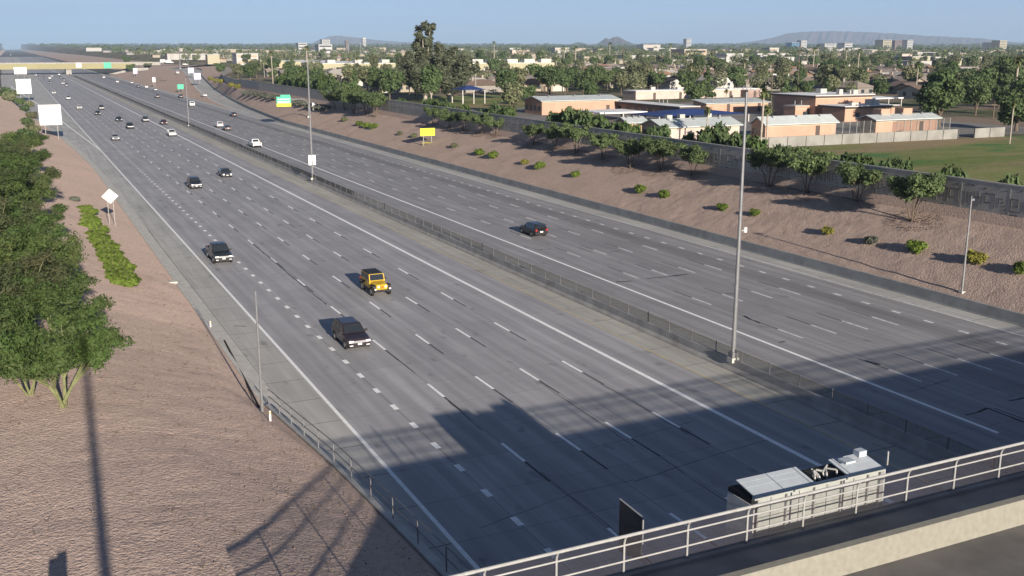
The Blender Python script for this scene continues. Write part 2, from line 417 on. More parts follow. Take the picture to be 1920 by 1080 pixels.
def short_dashes(parent, x, yc, mat):
    me_ = MB().box(-.17, .17, -.5, .5, -.002, 0).mesh('guide_dash', mat); y = yc
    while y > 30: y -= 3.657
    y += 3.657; far = MB()
    while y < 700:
        if y < 200: mesh_obj('guide_dash', me_, parent, (x, y, ZP))
        else: far.box(x - .11, x + .11, y - .45, y + .45, ZP - .002, ZP + .001)
        y += 3.657
    return far
fe.append(short_dashes(ebr, 3.66, at(676, 704).y, WHITE_P)); fw.append(short_dashes(wbr, 51.9, at(1570, 552).y, WHITE_W))
merge(fe, 'far_lane_dashes', WHITE_P, ebr); merge(fw, 'far_lane_dashes', WHITE_W, wbr)
# sealed cracks and long joints
def seal(parent, pts, w=.09, z=.009, jit=.04, seed=1):
    r = random.Random(seed); P = []
    for (a, b) in zip(pts, pts[1:]):
        A, B = at(*a), at(*b); n = max(2, int((B - A).length / .8))
        P += [A.lerp(B, k / n) + Vector((r.uniform(-jit, jit), r.uniform(-jit, jit), 0)) for k in range(n)]
    P.append(at(*pts[-1])); m = MB()
    for a, b in zip(P, P[1:]):
        d = (b - a); d.z = 0
        if d.length < 1e-4: continue
        nrm = Vector((-d.y, d.x, 0)).normalized() * w * .5 * r.uniform(.6, 1.25)
        m.quad((a.x - nrm.x, a.y - nrm.y, z), (b.x - nrm.x, b.y - nrm.y, z), (b.x + nrm.x, b.y + nrm.y, z), (a.x + nrm.x, a.y + nrm.y, z))
    m.build('sealed_crack', SEAL, parent)
for i, (pts, w) in enumerate([([(1212, 523), (1232, 520)], .22), ([(1234, 521), (1290, 514)], .30), ([(1155, 529), (1184, 527)], .24), ([(1003, 469), (1035, 467)], .2),
        ([(1085, 464), (1112, 474)], .1), ([(1142, 473), (1162, 471)], .14), ([(1047, 484), (1057, 484)], .2), ([(1810, 778), (1834, 773), (1852, 765), (1920, 792)], .2), ([(1622, 676), (1650, 684)], .45),
        ([(1395, 592), (1408, 599), (1425, 606)], .25), ([(1460, 642), (1472, 640)], .15), ([(1705, 735), (1780, 712)], .07), ([(1892, 752), (1920, 746)], .25)]):
    seal(wbr, pts, w, seed=i)
for i, (pts, w) in enumerate([([(480, 462), (545, 517), (612, 571)], .10), ([(745, 673), (780, 702)], .08), ([(840, 752), (905, 807)], .06), ([(1128, 720), (1205, 764), (1290, 815)], .05),
        ([(1012, 717), (1110, 783), (1190, 838)], .05), ([(440, 611), (462, 612)], .22), ([(1013, 885), (1120, 970), (1180, 1018)], .05), ([(1240, 858), (1330, 920), (1400, 965)], .05),
        ([(1100, 842), (1190, 820), (1300, 790)], .035), ([(1190, 903), (1350, 850), (1440, 825)], .05), ([(900, 990), (1075, 925), (1190, 900)], .035)]):
    seal(ebr, pts, w, seed=40 + i)

# ------------------------------------------------------------------ barriers
def fshape(x0, h, flip=1):
    return [(x0, -.1), (x0 + .08 * flip, .08), (x0 + .24 * flip, .3), (x0 + .31 * flip, h), (x0 + .51 * flip, h), (x0 + .58 * flip, .3), (x0 + .74 * flip, .08), (x0 + .82 * flip, -.1)]
YB = [20, 60, 100, 150, 200, 260, 330, 420, 560, 760, 985]
tag(longstrip(lambda y: fshape(28.08, .83), YB, 'median_barrier', CONC_D), 'long grey concrete median barrier between the two carriageways', 'barrier')
tag(longstrip(lambda y: [(lerp(RTOE, y) - .62, -.15 + rz(y)), (lerp(RTOE, y) - .5, .1 + rz(y)), (lerp(RTOE, y) - .38, .95 + rz(y)), (lerp(RTOE, y) - .1, .95 + rz(y)), (lerp(RTOE, y) - .05, -.15 + rz(y))],
    [40, 80, 120, 160, 200, 260, 320, 345, 370, 400, 435, 470, 515, 560, 605, 650, 705, 760, 805, 850], 'roadside_barrier', M('barrier_bluegrey', (.26, .27, .27), .8, .2, .7, obj=False)), 'low grey concrete barrier along the foot of the far gravel slope', 'barrier')
MESHM = None
def mesh_mat(name, col, alpha):
    t = NT(name); tr = t.new('ShaderNodeBsdfTransparent'); mx = t.new('ShaderNodeMixShader')
    t.fin(col, .6, .3); f = t.rng(t.noise(t.pos(), 6, 2), .2, .8, alpha * .8, alpha * 1.2)
    t.link(f, mx.inputs[0]); t.link(tr.outputs[0], mx.inputs[1]); t.link(t.b.outputs[0], mx.inputs[2]); t.link(mx.outputs[0], t.out.inputs['Surface'])
    return t.mat
WIRE = mesh_mat('wire_mesh', (.10, .10, .095), .30); WIRE_B = mesh_mat('chain_link_mesh', (.06, .055, .065), .33); WIRE_F = mesh_mat('far_wire_mesh', (.07, .07, .07), .62)
mf = empty('median_fence', (28.49, 0, .83)); tag(mf, 'wire mesh screen on steel posts topping the median barrier', 'fence')
pm = MB().box(-.028, .028, -.028, .028, 0, .82).mesh('post', STEEL_D); hw = MB().box(-.035, .035, -.035, .035, 0, .9).mesh('post', M('black_post', (.03, .03, .03)))
for i in range(99):
    y = 22.65 + 3.05 * i; mesh_obj('post', hw if i % 11 == 4 else pm, mf, (0, y, 0))
MB().box(-.004, .004, 22, 150, .06, .72).build('wire_mesh', WIRE, mf); MB().box(-.004, .004, 150, 324, .02, .74).build('wire_mesh', WIRE_F, mf); MB().box(-.02, .02, 324, 900, .0, .6).build('wire_mesh', WIRE_F, mf)
MB().tube([(0, 22, .74), (0, 324, .74)], .018, 5).build('top_rail', STEEL_D, mf)
# wing wall with pipe rail beside the near shoulder
WY = [24.4, 28, 32.5, 38, 43, 47.3, 51, 54.5, 58, 61, 63.2]
tag(longstrip(lambda y: [(-4.05, -.3), (-3.62, -.3), (-3.62, lerp(WING, y) + .16), (-4.05, lerp(WING, y) + .16)], WY, 'retaining_wall', CONC_L), 'pale sloping concrete wing wall at the foot of the near slope', 'wall')
hr = empty('handrail', (-3.84, 0, 0)); tag(hr, 'dark steel pipe handrail on top of the sloping wing wall', 'handrail')
wz = lambda y: lerp(WING, y) + .16
prm = MB().cyl((0, 0, 0), (0, 0, 1.06), .03, n=6).mesh('post', STEEL_D)
for i in range(13): mesh_obj('post', prm, hr, (0, 26.4 + 3.05 * i, wz(26.4 + 3.05 * i)))
for h in (1.06, .58):
    MB().tube([(0, y, wz(y) + h) for y in [26.4, 30, 32.5, 38, 43, 47.3, 51, 54.5, 58, 61, 63]], .026, 6).build('rail', STEEL_D, hr)

# ------------------------------------------------------------------ the near overpass (the camera stands at its end)
DZ = 7.0
br = empty('overpass_bridge', (0, 0, 0)); tag(br, 'concrete road bridge crossing the freeway, its edge beneath the curved railing', 'bridge')
ASPH = M('bridge_asphalt', (.135, .128, .122), .85, .2, .7, .2, obj=False)
PARA = M('parapet_concrete', (.235, .225, .19), .85, .11, 5.0, .15, obj=False)
WALK = M('sidewalk_concrete', (.27, .255, .25), .9, .18, .8, .1, obj=False)
MB().box(-4, 64, 1.0, 24.35, 5.35, DZ - .12).build('deck', CONC, br)
MB().box(-60, 90, 1.0, 21.35, DZ - .12, DZ).build('roadway', ASPH, br)
MB().box(-60, 90, 21.75, 24.0, DZ - .12, DZ + .02).build('sidewalk', WALK, br)
MB().box(-14, 90, 24.0, 24.35, DZ - .12, DZ + .14).build('edge_kerb', WALK, br)
MB().prism([(21.33, DZ - .1), (21.38, DZ + .05), (21.47, DZ + .80), (21.47, DZ + .86), (21.75, DZ + .86), (21.75, DZ - .1)], -60, 90, 'x').build('parapet', PARA, br)
MB().prism([(1.0, DZ - .1), (1.0, DZ + .86), (1.3, DZ + .86), (1.35, DZ - .1)], -60, 90, 'x').build('parapet', PARA, br)
MB().box(-60, -4.06, 1.0, 24.3, -.5, DZ - .125).build('abutment', CONC, br); MB().box(64, 90, 1.0, 24.3, -.5, DZ - .125).build('abutment', CONC, br)
MB().box(28.0, 29.0, 2, 23.6, -.3, 5.35).build('pier', CONC, br)
# railing: posts bend in over the walk at the top
bf = empty('bridge_railing', (0, 24.14, DZ + .14)); tag(bf, 'white tubular railing with posts curved inward and chain link infill on the bridge', 'railing')
arc = [(0, 0, 0), (0, 0, 1.02), (0, -.03, 1.16), (0, -.11, 1.29), (0, -.22, 1.38), (0, -.34, 1.42)]
pmesh = MB().tube(arc, .036, 8).mesh('post', STEEL_L); fmesh = MB().box(-.09, .09, -.07, .07, -.004, .012).mesh('base_plate', STEEL_D)
for k in range(-7, 26):
    p = mesh_obj('post', pmesh, bf, (5.62 + 2.325 * k, 0, 0)); mesh_obj('base_plate', fmesh, p)
X0, X1 = 5.62 - 2.325 * 7.6, 5.62 + 2.325 * 25.5
MB().cyl((X0, -.34, 1.45), (X1, -.34, 1.45), .052, n=10).build('top_rail', STEEL_L, bf)
for h in (.42, .95): MB().cyl((X0, .0, h), (X1, .0, h), .03, n=8).build('rail', STEEL_L, bf)
sl_ = MB().cyl((-.16, -.34, 1.45), (.16, -.34, 1.45), .058, n=10).mesh('sleeve', STEEL_L)
for k in range(-3, 12): mesh_obj('sleeve', sl_, bf, (7.35 + 4.65 * k, 0, 0))
mm = MB()
for (a, b), (c, d) in zip([(.045, -.1), (.045, 1.02), (.02, 1.18), (-.07, 1.33)], [(.045, 1.02), (.02, 1.18), (-.07, 1.33), (-.3, 1.45)]): mm.quad((X0, a, b), (X1, a, b), (X1, c, d), (X0, c, d))
mm.build('chain_link', WIRE_B, bf)
# message sign housing seen from behind, hung on the outer side of the railing
ms = empty('message_sign', (4.0, 24.62, 5.7)); tag(ms, 'pale metal housing of an overhead message sign seen from behind the railing', 'sign')
HOUSE = M('sign_housing_white', (.46, .48, .45), .5, .08, 2); HOUSE_B = M('sign_roof_bluegrey', (.42, .46, .50), .45, .08, 2); GREYP = M('end_panel_grey', (.52, .52, .50), .6, .1, 2)
W, ZT = 5.75, 2.62
MB().box(.06, W - .06, .30, 1.45, .25, ZT - .12).build('housing', DARK, ms)
for i in range(9):                                   # ribbed back: panels in two tiers between upright channels
    xa = .18 + i * (W - .3) / 9
    for t0, t1 in ((.36, 1.06), (1.09, 1.79), (1.82, 2.53)):
        MB().box(xa + (.08 if i % 2 == 0 else .015), xa + (W - .3) / 9 - .015, .19, .26, t0, t1).build('back_panel', HOUSE, ms)
    if i % 2 == 0: MB().box(xa - .02, xa + .03, .10, .3, .3, 2.52).build('channel', STEEL_L, ms)
MB().box(W - .2, W - .02, .08, .3, .25, 2.55).build('channel', STEEL_L, ms)
MB().box(.0, W, .06, .2, ZT - .08, ZT + .02).build('eave_rail', HOUSE, ms)
def roof(x0, x1, u0=0, u1=1):
    q = lambda x, u: (x, .12 + 1.02 * u, ZT + .03 + .20 * u)
    m = MB(); m.quad(q(x0, u0), q(x1, u0), q(x1, u1), q(x0, u1)); a = [(*q(x, u)[:2], q(x, u)[2] - .04) for x, u in ((x0, u0), (x0, u1), (x1, u1), (x1, u0))]
    m.quad(*a); m.quad(q(x0, u0), a[0], a[3], q(x1, u0)); m.quad(q(x0, u1), q(x1, u1), a[2], a[1]); m.quad(q(x0, u0), q(x0, u1), a[1], a[0]); m.quad(q(x1, u0), a[3], a[2], q(x1, u1))
    return m.build('roof_panel', HOUSE_B, ms)
for u0, u1 in ((0, .48), (.5, .76), (.78, 1)):
    roof(.05, 1.28, u0, u1); roof(1.31, 2.45, u0, u1); roof(4.25, 5.7, u0, u1)
roof(2.48, 2.62); roof(4.08, 4.22)
MB().box(2.5, 4.2, .25, 1.2, ZT - .5, ZT - .3).build('hatch_floor', M('hatch_brown', (.06, .05, .045), .8), ms)
r = random.Random(5)
for i in range(9):
    x = r.choice([2.85, 2.95, 3.05, 3.2, 3.5, 4.0]) + r.uniform(-.05, .05); y = r.uniform(.3, .8)
    MB().tube([(x, y, ZT - .3), (x + r.uniform(-.12, .12), y + .1, ZT + .05), (x + r.uniform(-.25, .25), y + r.uniform(.2, .4), ZT + r.uniform(.05, .2))], .035, 6).build('conduit', STEEL_L, ms)
MB().box(4.3, 4.75, .5, .9, ZT + .24, ZT + .32).build('junction_box', HOUSE_B, ms); MB().box(5.25, 5.6, .85, 1.15, ZT + .2, ZT + .42).build('junction_box', HOUSE_B, ms)
m = MB(); m.box(.0, .05, .1, 1.5, .2, 1.2).build('end_panel', GREYP, ms); MB().box(.0, .05, .1, 1.5, 1.22, 2.3).build('end_panel', GREYP, ms)
MB().box(W, W + .05, .1, 1.5, .2, 2.55).build('end_panel', GREYP, ms)
MB().box(.1, W - .1, 1.42, 1.6, .2, 2.4).build('display_face', DARK, ms)
for x in (.5, W / 2, W - .5): MB().box(x - .06, x + .06, -.45, .35, 1.0, 1.14).build('bracket', STEEL_D, ms)
MB().cyl((W + .1, .1, ZT + .1), (W + .1, .1, ZT + .62), .03, n=6).build('stub_post', STEEL_L, ms)
# flat screen that stands out from the bridge edge
sp = empty('edge_screen', (.02, 24.36, DZ)); tag(sp, 'small dark upright screen jutting from the bridge edge with a bare metal rim', 'screen')
m = MB().loft([[(0, .95, -.3), (0, 2.3, -.6), (0, 2.3, 1.22), (0, .95, 1.18)], [(.04, .95, -.3), (.04, 2.3, -.6), (.04, 2.3, 1.22), (.04, .95, 1.18)]]).build('panel', M('screen_dark', (.05, .05, .052), .7), sp)
MB().tube([(.02, .9, .3), (.02, .9, 1.22), (.02, 2.32, 1.27)], .03, 6).build('rim', STEEL_L, sp)
MB().box(0, .04, 0, .95, -.3, -.2).build('bracket', STEEL_D, sp)
# the pole that carries the camera, and a control cabinet beside it; only their shadows reach the picture
cp = empty('camera_pole', (-16.78, -1.05, DZ)); tag(cp, 'tall steel pole standing at the end of the bridge', 'pole')
MB().cyl((0, 0, 0), (0, 0, 16.4), .25, .14, 14).build('shaft', STEEL, cp); MB().cyl((0, 0, 0), (0, 0, .05), .4, n=12).build('base_plate', STEEL, cp)
cb = empty('control_cabinet', (-17.3, 22.6, DZ)); tag(cb, 'narrow tall metal control cabinet on the bridge walk', 'cabinet')
MB().box(-.27, .27, -.25, .25, 0, 2.5).build('body', STEEL, cb); MB().box(-.02, .27, -.25, .25, 2.5, 2.6).build('vent_hood', STEEL, cb); MB().box(-.2, .2, -.27, -.252, .2, 2.2).build('door', STEEL_L, cb)

# ------------------------------------------------------------------ noise wall along the top of the far slope
NW = M('noise_wall_block', (.36, .345, .315), .92, .16, .5, .3, obj=False); CAPM = M('noise_wall_cap', (.34, .33, .31), .9, .14, .8, .2, obj=False)
nw = empty('noise_wall', (0, 0, 0)); tag(nw, 'long grey block noise wall with carved relief along the top of the far slope', 'wall')
HW = 4.12
def relief_mesh(seed):
    # raised key-pattern bars in a band across the panel, small marks above
    r = random.Random(seed); m = MB(); c = .30; cols = 19
    def bar(y0, y1, z0, z1): m.box(-.02, .0, y0, y1, z0, z1)
    for blk in range(4):
        y0 = .25 + blk * 1.42; k = r.randrange(5); w = 1.2; zb = 1.45
        if k == 0: bar(y0, y0 + .09, zb, zb + 1.5); bar(y0, y0 + w, zb + 1.41, zb + 1.5); bar(y0 + w - .09, y0 + w, zb + .5, zb + 1.5); bar(y0 + .4, y0 + w, zb + .5, zb + .6)
        elif k == 1: bar(y0, y0 + w, zb, zb + .09); bar(y0 + w - .09, y0 + w, zb, zb + 1.3); bar(y0 + .3, y0 + w, zb + 1.2, zb + 1.3); bar(y0 + .3, y0 + .4, zb + .5, zb + 1.3); bar(y0 + .3, y0 + .75, zb + .5, zb + .6)
        elif k == 2:
            for j in range(3): bar(y0 + .4 * j, y0 + .4 * j + .12, zb + .25 * (j % 2), zb + 1.4)
        elif k == 3: bar(y0 + .1, y0 + 1.1, zb + .9, zb + 1.0); bar(y0 + .5, y0 + .6, zb, zb + 1.6); bar(y0 + .1, y0 + .2, zb + .3, zb + .95); bar(y0 + 1.0, y0 + 1.1, zb + .95, zb + 1.5)
        else:
            for j in range(4): bar(y0 + .15 * j, y0 + .15 * j + .3, zb + .35 * j, zb + .35 * j + .12)
            bar(y0 + .9, y0 + 1.0, zb + .2, zb + 1.2)
    for j in range(9):
        y = r.uniform(.1, 5.4); z = r.choice([3.3, 3.35, 3.5, 1.05, 1.1]); bar(y, y + r.uniform(.12, .5), z, z + r.uniform(.07, .14))
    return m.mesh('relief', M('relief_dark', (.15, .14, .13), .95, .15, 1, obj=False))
reliefs = [relief_mesh(s) for s in range(7)]
pmeshes = {}
py_ = [58 + 5.9 * i for i in range(70)]
seg = [(lerp(WALLX, y), y, lerp(WALLZ, y)) for y in py_] + [(lerp(WALLX, y), y, lerp(WALLZ, y)) for y in (480, 510, 540, 570, 600, 630, 660, 690, 720, 760)]
panel_m = MB().box(0, .3, .03, 5.87, -.5, HW - .14).mesh('wall_panel', NW); cap_m = MB().box(-.05, .35, 0, 5.9, HW - .14, HW).mesh('cap', CAPM); pil_m = MB().box(-.012, .33, -.09, .09, -.5, HW - .142).mesh('pilaster', NW)
for i, ((x, y, z), (x2, y2, z2)) in enumerate(zip(seg, seg[1:])):
    L = math.hypot(x2 - x, y2 - y); a = -math.atan2(x2 - x, y2 - y)
    if i < 69:
        p = mesh_obj('wall_panel', panel_m, nw, (x, y, z), a); c = mesh_obj('cap', cap_m, p)
        if i < 46: mesh_obj('relief', reliefs[(i * 3 + i // 5) % 7], p)
        if i % 1 == 0 and i < 46: mesh_obj('pilaster', pil_m, p)
    else:
        p = MB().box(0, .3, 0, L, -2, HW - .6).build('wall_panel', NW, nw, (x, y, z), a)

# ------------------------------------------------------------------ lamp posts and camera poles
def lamp_pole(base, h, r0, label, arms=0, head=None, group='light poles', steel=STEEL, name='light_pole', rzt=0):
    e = empty(name, base, rzt); tag(e, label, 'pole', group)
    MB().cyl((0, 0, .1), (0, 0, h), r0, r0 * .55, 10).build('shaft', steel, e)
    MB().box(-r0 * 1.9, r0 * 1.9, -r0 * 1.9, r0 * 1.9, -.25, .1).build('base', CONC_L, e)
    for k in range(arms):
        s = 1 if k == 0 else -1
        MB().tube([(0, 0, h - .15), (s * .7, 0, h + .1), (s * 1.5, 0, h + .15)], .045, 6).build('arm', steel, e)
        MB().box(min(s * 1.4, s * 2.1), max(s * 1.4, s * 2.1), -.16, .16, h + .06, h + .2).build('lamp_head', STEEL_D, e)
    return e
p = hit(492, 772); lp = lamp_pole((p.x, p.y, 0.0), 8.95, .10, 'slim bare steel pole beside the kerb at the end of the handrail')
mp_ = lamp_pole((28.49, 57.2, .83), 19.0, .165, 'tallest steel pole on the median barrier with a small camera on its shaft')
MB().box(.15, .5, -.05, .05, 9.35, 9.45).build('camera_arm', STEEL_L, mp_); MB().cyl((.5, 0, 9.25), (.5, 0, 9.6), .13, n=10).build('camera_dome', M('white_plastic', (.8, .8, .78), .4), mp_); MB().box(-.26, .26, -.26, .26, -.1, .5).build('collar', STEEL, mp_)
mp2 = lamp_pole((28.49, 174, .83), 19.5, .2, 'steel pole on the median barrier carrying a white box above the traffic')
MB().box(-.62, .62, -.14, .14, 2.3, 4.0).build('equipment_box', M('white_box', (.8, .8, .78), .5, .05), mp2)
lamp_pole((28.49, 312, .83), 13.5, .18, 'distant thin steel pole on the median barrier past the message of traffic')['label'] = 'thin steel pole on the median barrier near the end of the mesh screen'
p = at(1803, 552, 1.0); rp = lamp_pole((p.x, p.y, hz(p.x, p.y)), 8.4, .11, 'steel lamp post standing on gravel just behind the roadside barrier'); 
MB().box(-.16, .30, -.11, .11, 8.35, 8.52).build('lamp_head', STEEL_D, rp); MB().cyl((0, 0, 8.4), (0, 0, 8.75), .05, n=6).build('photocell', STEEL, rp)
for (bx, by, top, z, lab) in [(338, 128, 74, 6, 'tall mast with no arms by the top of the off ramp'), (354, 138, 96, 5, 'double armed street lamp near the top of the off ramp'), (325, 118, 92, 6.5, 'street lamp at the cross street left of the tall mast')]:
    p = at(bx, by, z); D = math.hypot(p.x - CAM.x, p.y); d = ray(bx - 2, top); zt = CAM.z + d.z * D / math.hypot(d.x, d.y)
    lamp_pole((p.x, p.y, z), zt - z, .38 if z == 6 else .2, lab, arms=0 if z == 6 else 2)
# short marker posts and the drain slab by the near kerb
for (px, py, lab) in [(395, 616, 'white marker post at the back of the near kerb'), (507, 790, 'white marker post at the foot of the slim pole')]:
    p = hit(px, py); e = empty('marker_post', p); tag(e, lab, 'post', 'marker posts')
    MB().box(-.05, .05, -.02, .02, 0, .62).build('blade', M('marker_white', (.75, .72, .66), .6), e); MB().box(-.04, .04, -.026, -.021, .45, .57).build('reflector', M('reflector_amber', (.5, .3, .08), .4), e)
p = hit(322, 530); e = empty('drain_slab', p, .05); tag(e, 'pale concrete drain slab lying on the gravel by the kerb', 'slab')
MB().box(-.55, .5, -.35, .35, -.1, .12).build('top', CONC_L, e); MB().box(-.3, .3, -.42, -.355, -.1, .02).build('lip', CONC, e)
# thin dark tube on the gravel that leaves the kerb toward the handrail
a_, b_ = at(423, 645, .05), at(490, 770, .3)
tag(MB().tube([hit(421, 640) + Vector((0, 0, .03)), hit(440, 676) + Vector((0, 0, .05)), hit(462, 718) + Vector((0, 0, .05)), hit(486, 765) + Vector((0, 0, .05))], .07, 6).build('dark_tube', DARK), 'thin dark tube lying in the gravel behind the near kerb', 'pipe')

# ------------------------------------------------------------------ road signs
SIGN_W = M('bare_aluminium', (.58, .58, .57), .35, .04, 1, metal=.1); SIGN_G = M('sign_green', (.05, .42, .27), .5, .05); SIGN_Y = M('sign_yellow', (.85, .80, .04), .5, .05); SIGN_B = M('sign_lilac', (.55, .55, .78), .5, .05)
POST = M('sign_post', (.30, .29, .27), .7)
FADED = M('faded_legend', (.30, .28, .02), .6)
def panel_sign(base, w, h, z0, label, legs=2, mat=SIGN_W, group=None, name='road_sign', tilt=0.0, ribs=True):
    e = empty(name, base, tilt); tag(e, label, 'sign', group)
    MB().box(-w / 2, w / 2, -.05, .05, z0, z0 + h).build('panel', mat, e)
    for k in range(legs):
        x = (k - (legs - 1) / 2) * w * .55
        MB().box(x - .07, x + .07, .06, .2, -.8, z0 + h * .9).build('leg', POST, e)
    if ribs:
        for k in range(3): MB().box(-w / 2 + .1, w / 2 - .1, -.09, -.055, z0 + h * (.2 + .3 * k), z0 + h * (.2 + .3 * k) + .08).build('rib', STEEL, e)
    return e
def sign_from(px0, px1, ytop, ybot, base, **kw):
    D = base.y; a, b = on_y(px0, ybot, D), on_y(px1, ytop, D)
    return panel_sign(((a.x + b.x) / 2, D, base.z), b.x - a.x, b.z - a.z, a.z - base.z, **kw)
sign_from(75, 113, 196, 235, hit(98, 258), label='largest blank white sign back on two posts beside the near slope trees')
sign_from(32, 57, 148, 176, hit(50, 190), label='pale green tinted sign back standing past the biggest white sign', mat=M('sign_pale_green', (.66, .76, .70), .4, .04))
sign_from(27, 49, 126, 139, hit(40, 148), label='small white sign back farthest along the near slope, by the overpass')
p = hit(203, 421); d = empty('road_sign', p); tag(d, 'white diamond sign back on a post above the near gravel slope', 'sign')
q = on_y(206, 368, p.y); zc = q.z - p.z
MB().loft([[(q.x - p.x + 1.0 * math.cos(t), yy, zc + .95 * math.sin(t)) for t in (0, math.pi / 2, math.pi, 1.5 * math.pi)] for yy in (-.02, .02)]).build('panel', SIGN_W, d)
for x in (-.32, .32): MB().box(q.x - p.x + x - .04, q.x - p.x + x + .04, .03, .1, -.8, zc + .3).build('leg', POST, d)
p = at(800, 270, 2.6); p.z = hz(p.x, p.y)
ys_ = sign_from(788, 815, 240, 255, p, label='yellow rectangular sign on two posts on the far gravel slope', mat=SIGN_Y, ribs=False)
for r_, (z_, n_) in enumerate(((.62, 7), (.22, 8))):
    for k in range(n_): MB().box(-1.25 + k * 2.5 / n_, -1.25 + (k + .62) * 2.5 / n_, -.062, -.052, ys_.children[0].bound_box[0][2] + 1.75 * z_ - .05, ys_.children[0].bound_box[0][2] + 1.75 * z_ + .22).build('legend_bar', FADED, ys_)
def text_on(parent, s, x, y, z, size, mat, name='lettering'):
    cu = bpy.data.curves.new(name, 'FONT'); cu.body = s; cu.size = size; cu.align_x = 'CENTER'; cu.extrude = .004
    o = bpy.data.objects.new(name, cu); link(o, parent); o.location = (x, y, z); o.rotation_euler = (math.pi / 2, 0, 0); cu.materials.append(mat); return o
# cantilever guide sign: green over yellow on a curved arm
p = at(580, 230, .9); p.z = hz(p.x, p.y)
cs = empty('guide_sign', p); tag(cs, 'green and yellow guide sign on a curved arm reaching over the westbound shoulder', 'sign')
a, b, c = on_y(519, 200, p.y), on_y(545, 181, p.y), on_y(532, 194, p.y)
MB().box(a.x - p.x, b.x - p.x, -.08, .0, c.z - p.z + .02, b.z - p.z).build('green_panel', SIGN_G, cs); MB().box(a.x - p.x, b.x - p.x, -.08, .0, a.z - p.z, c.z - p.z).build('yellow_panel', SIGN_Y, cs)
MB().box(a.x - p.x + 1.2, b.x - p.x - .2, -.08, .0, b.z - p.z + .02, b.z - p.z + .55).build('exit_tab', SIGN_G, cs)
for z, w in ((.68, .6), (.42, .75)): 
    for k in range(5):
        x0 = a.x - p.x + .35 + k * (b.x - a.x - .6) / 5; MB().box(x0, x0 + (b.x - a.x) / 5 * w, -.095, -.082, a.z - p.z + (b.z - a.z) * z, a.z - p.z + (b.z - a.z) * z + .32).build('legend_bar', M('legend_white', (.8, .85, .82), .5), cs)
arm = [(0, 0, 0), (0, 0, 3.8), (-.5, 0, 4.9), (-1.6, 0, 5.4), (a.x - p.x + .2, 0, 5.5)]
MB().tube([Vector(v) + Vector((0, .18, 0)) for v in arm], .16, 8).build('mast_arm', STEEL, cs); MB().box(-.5, .5, -.3, .5, -.6, .4).build('base', CONC_L, cs)
p = at(583, 226, .9); p.z = hz(p.x, p.y)
e = empty('equipment_cabinet', (p.x + .8, p.y - 1.5, p.z)); tag(e, 'white roadside cabinet at the foot of the guide sign mast', 'cabinet')
MB().box(-.65, .65, -.4, .4, .9, 2.9).build('body', M('cabinet_white', (.72, .72, .7), .5), e); MB().box(-.45, .55, -.3, .3, -.3, .9).build('pedestal', CONC_L, e); MB().box(-.55, .55, -.43, -.405, 1.0, 2.8).build('door', SIGN_W, e)
def sign_far(px0, px1, yt, yb, ybase, z, label, mat, ribs=False):
    g = at((px0 + px1) / 2, ybase, z); a, b = on_y(px0, yb, g.y), on_y(px1, yt, g.y)
    panel_sign(((a.x + b.x) / 2, g.y, z), b.x - a.x, b.z - a.z, max(.2, a.z - z), label, mat=mat, ribs=ribs)
sign_far(333, 344, 158, 167, 172, .8, 'green exit sign standing in the gore of the off ramp', SIGN_G)
sign_far(286, 291, 145, 154, 163, .3, 'narrow white sign on the gravel island before the ramp', SIGN_W)
sign_far(353, 363, 127, 137, 141, 5.2, 'upper lilac service sign on the slope beside the off ramp', SIGN_B)
sign_far(364, 376, 137, 149, 154, 4.0, 'lower lilac service sign on the slope beside the off ramp', SIGN_B)
sign_far(250, 257, 128, 138, 145, 1.2, 'small lilac sign on the bank beside the distant overpass', SIGN_B)

# ------------------------------------------------------------------ distant overpass
fo = empty('overpass_bridge', (0, 0, 0)); tag(fo, 'distant overpass with a long sunlit cream girder and a central pier', 'bridge')
FY = 1000
A, B = on_y(14, 124, FY), on_y(238, 129, FY)
CREAM = M('cream_girder', (.27, .25, .14), .8, .08, .05)
MB().box(-45, 82, FY, FY + 26, 5.3, 6.9).build('deck', CONC_D, fo); MB().box(-48, 84, FY - .4, FY, 4.6, 9.2).build('girder', CREAM, fo)
MB().box(-60, 110, FY - .3, FY + .05, 9.2, 10.3).build('parapet', CONC, fo); MB().box(-60, 110, FY + 26, FY + 26.4, 7, 9.8).build('parapet', CONC, fo)
MB().box(27, 31.5, FY + 1, FY + 25, -.3, 5.3).build('pier', CONC, fo)
MB().prism([(62, -.2), (84, 5.2), (96, 5.2), (96, -.2)], FY - .2, FY + 26).build('abutment', CONC, fo); MB().prism([(-27, -.2), (-45, 5.2), (-56, 5.2), (-56, -.2)], FY - .2, FY + 26).build('abutment', CONC, fo)
strip('roadway', -400, 400, [FY, FY + 26], 6.95, ASPH, fo)
for px0, px1, yt, yb, mt, lab in [(143, 152, 118, 127, SIGN_W, 'white sign fixed on the girder of the distant overpass'), (195, 208, 117, 128, SIGN_G, 'green guide sign fixed on the girder of the distant overpass')]:
    a, b = on_y(px0, yb, FY - 1), on_y(px1, yt, FY - 1)
    e = empty('guide_sign', ((a.x + b.x) / 2, FY - .9, a.z)); tag(e, lab, 'sign')
    MB().box(-(b.x - a.x) / 2, (b.x - a.x) / 2, -.1, .1, 0, b.z - a.z).build('panel', mt, e); MB().box(-.3, .3, .1, .5, .5, b.z - a.z - .5).build('bracket', STEEL_D, e)

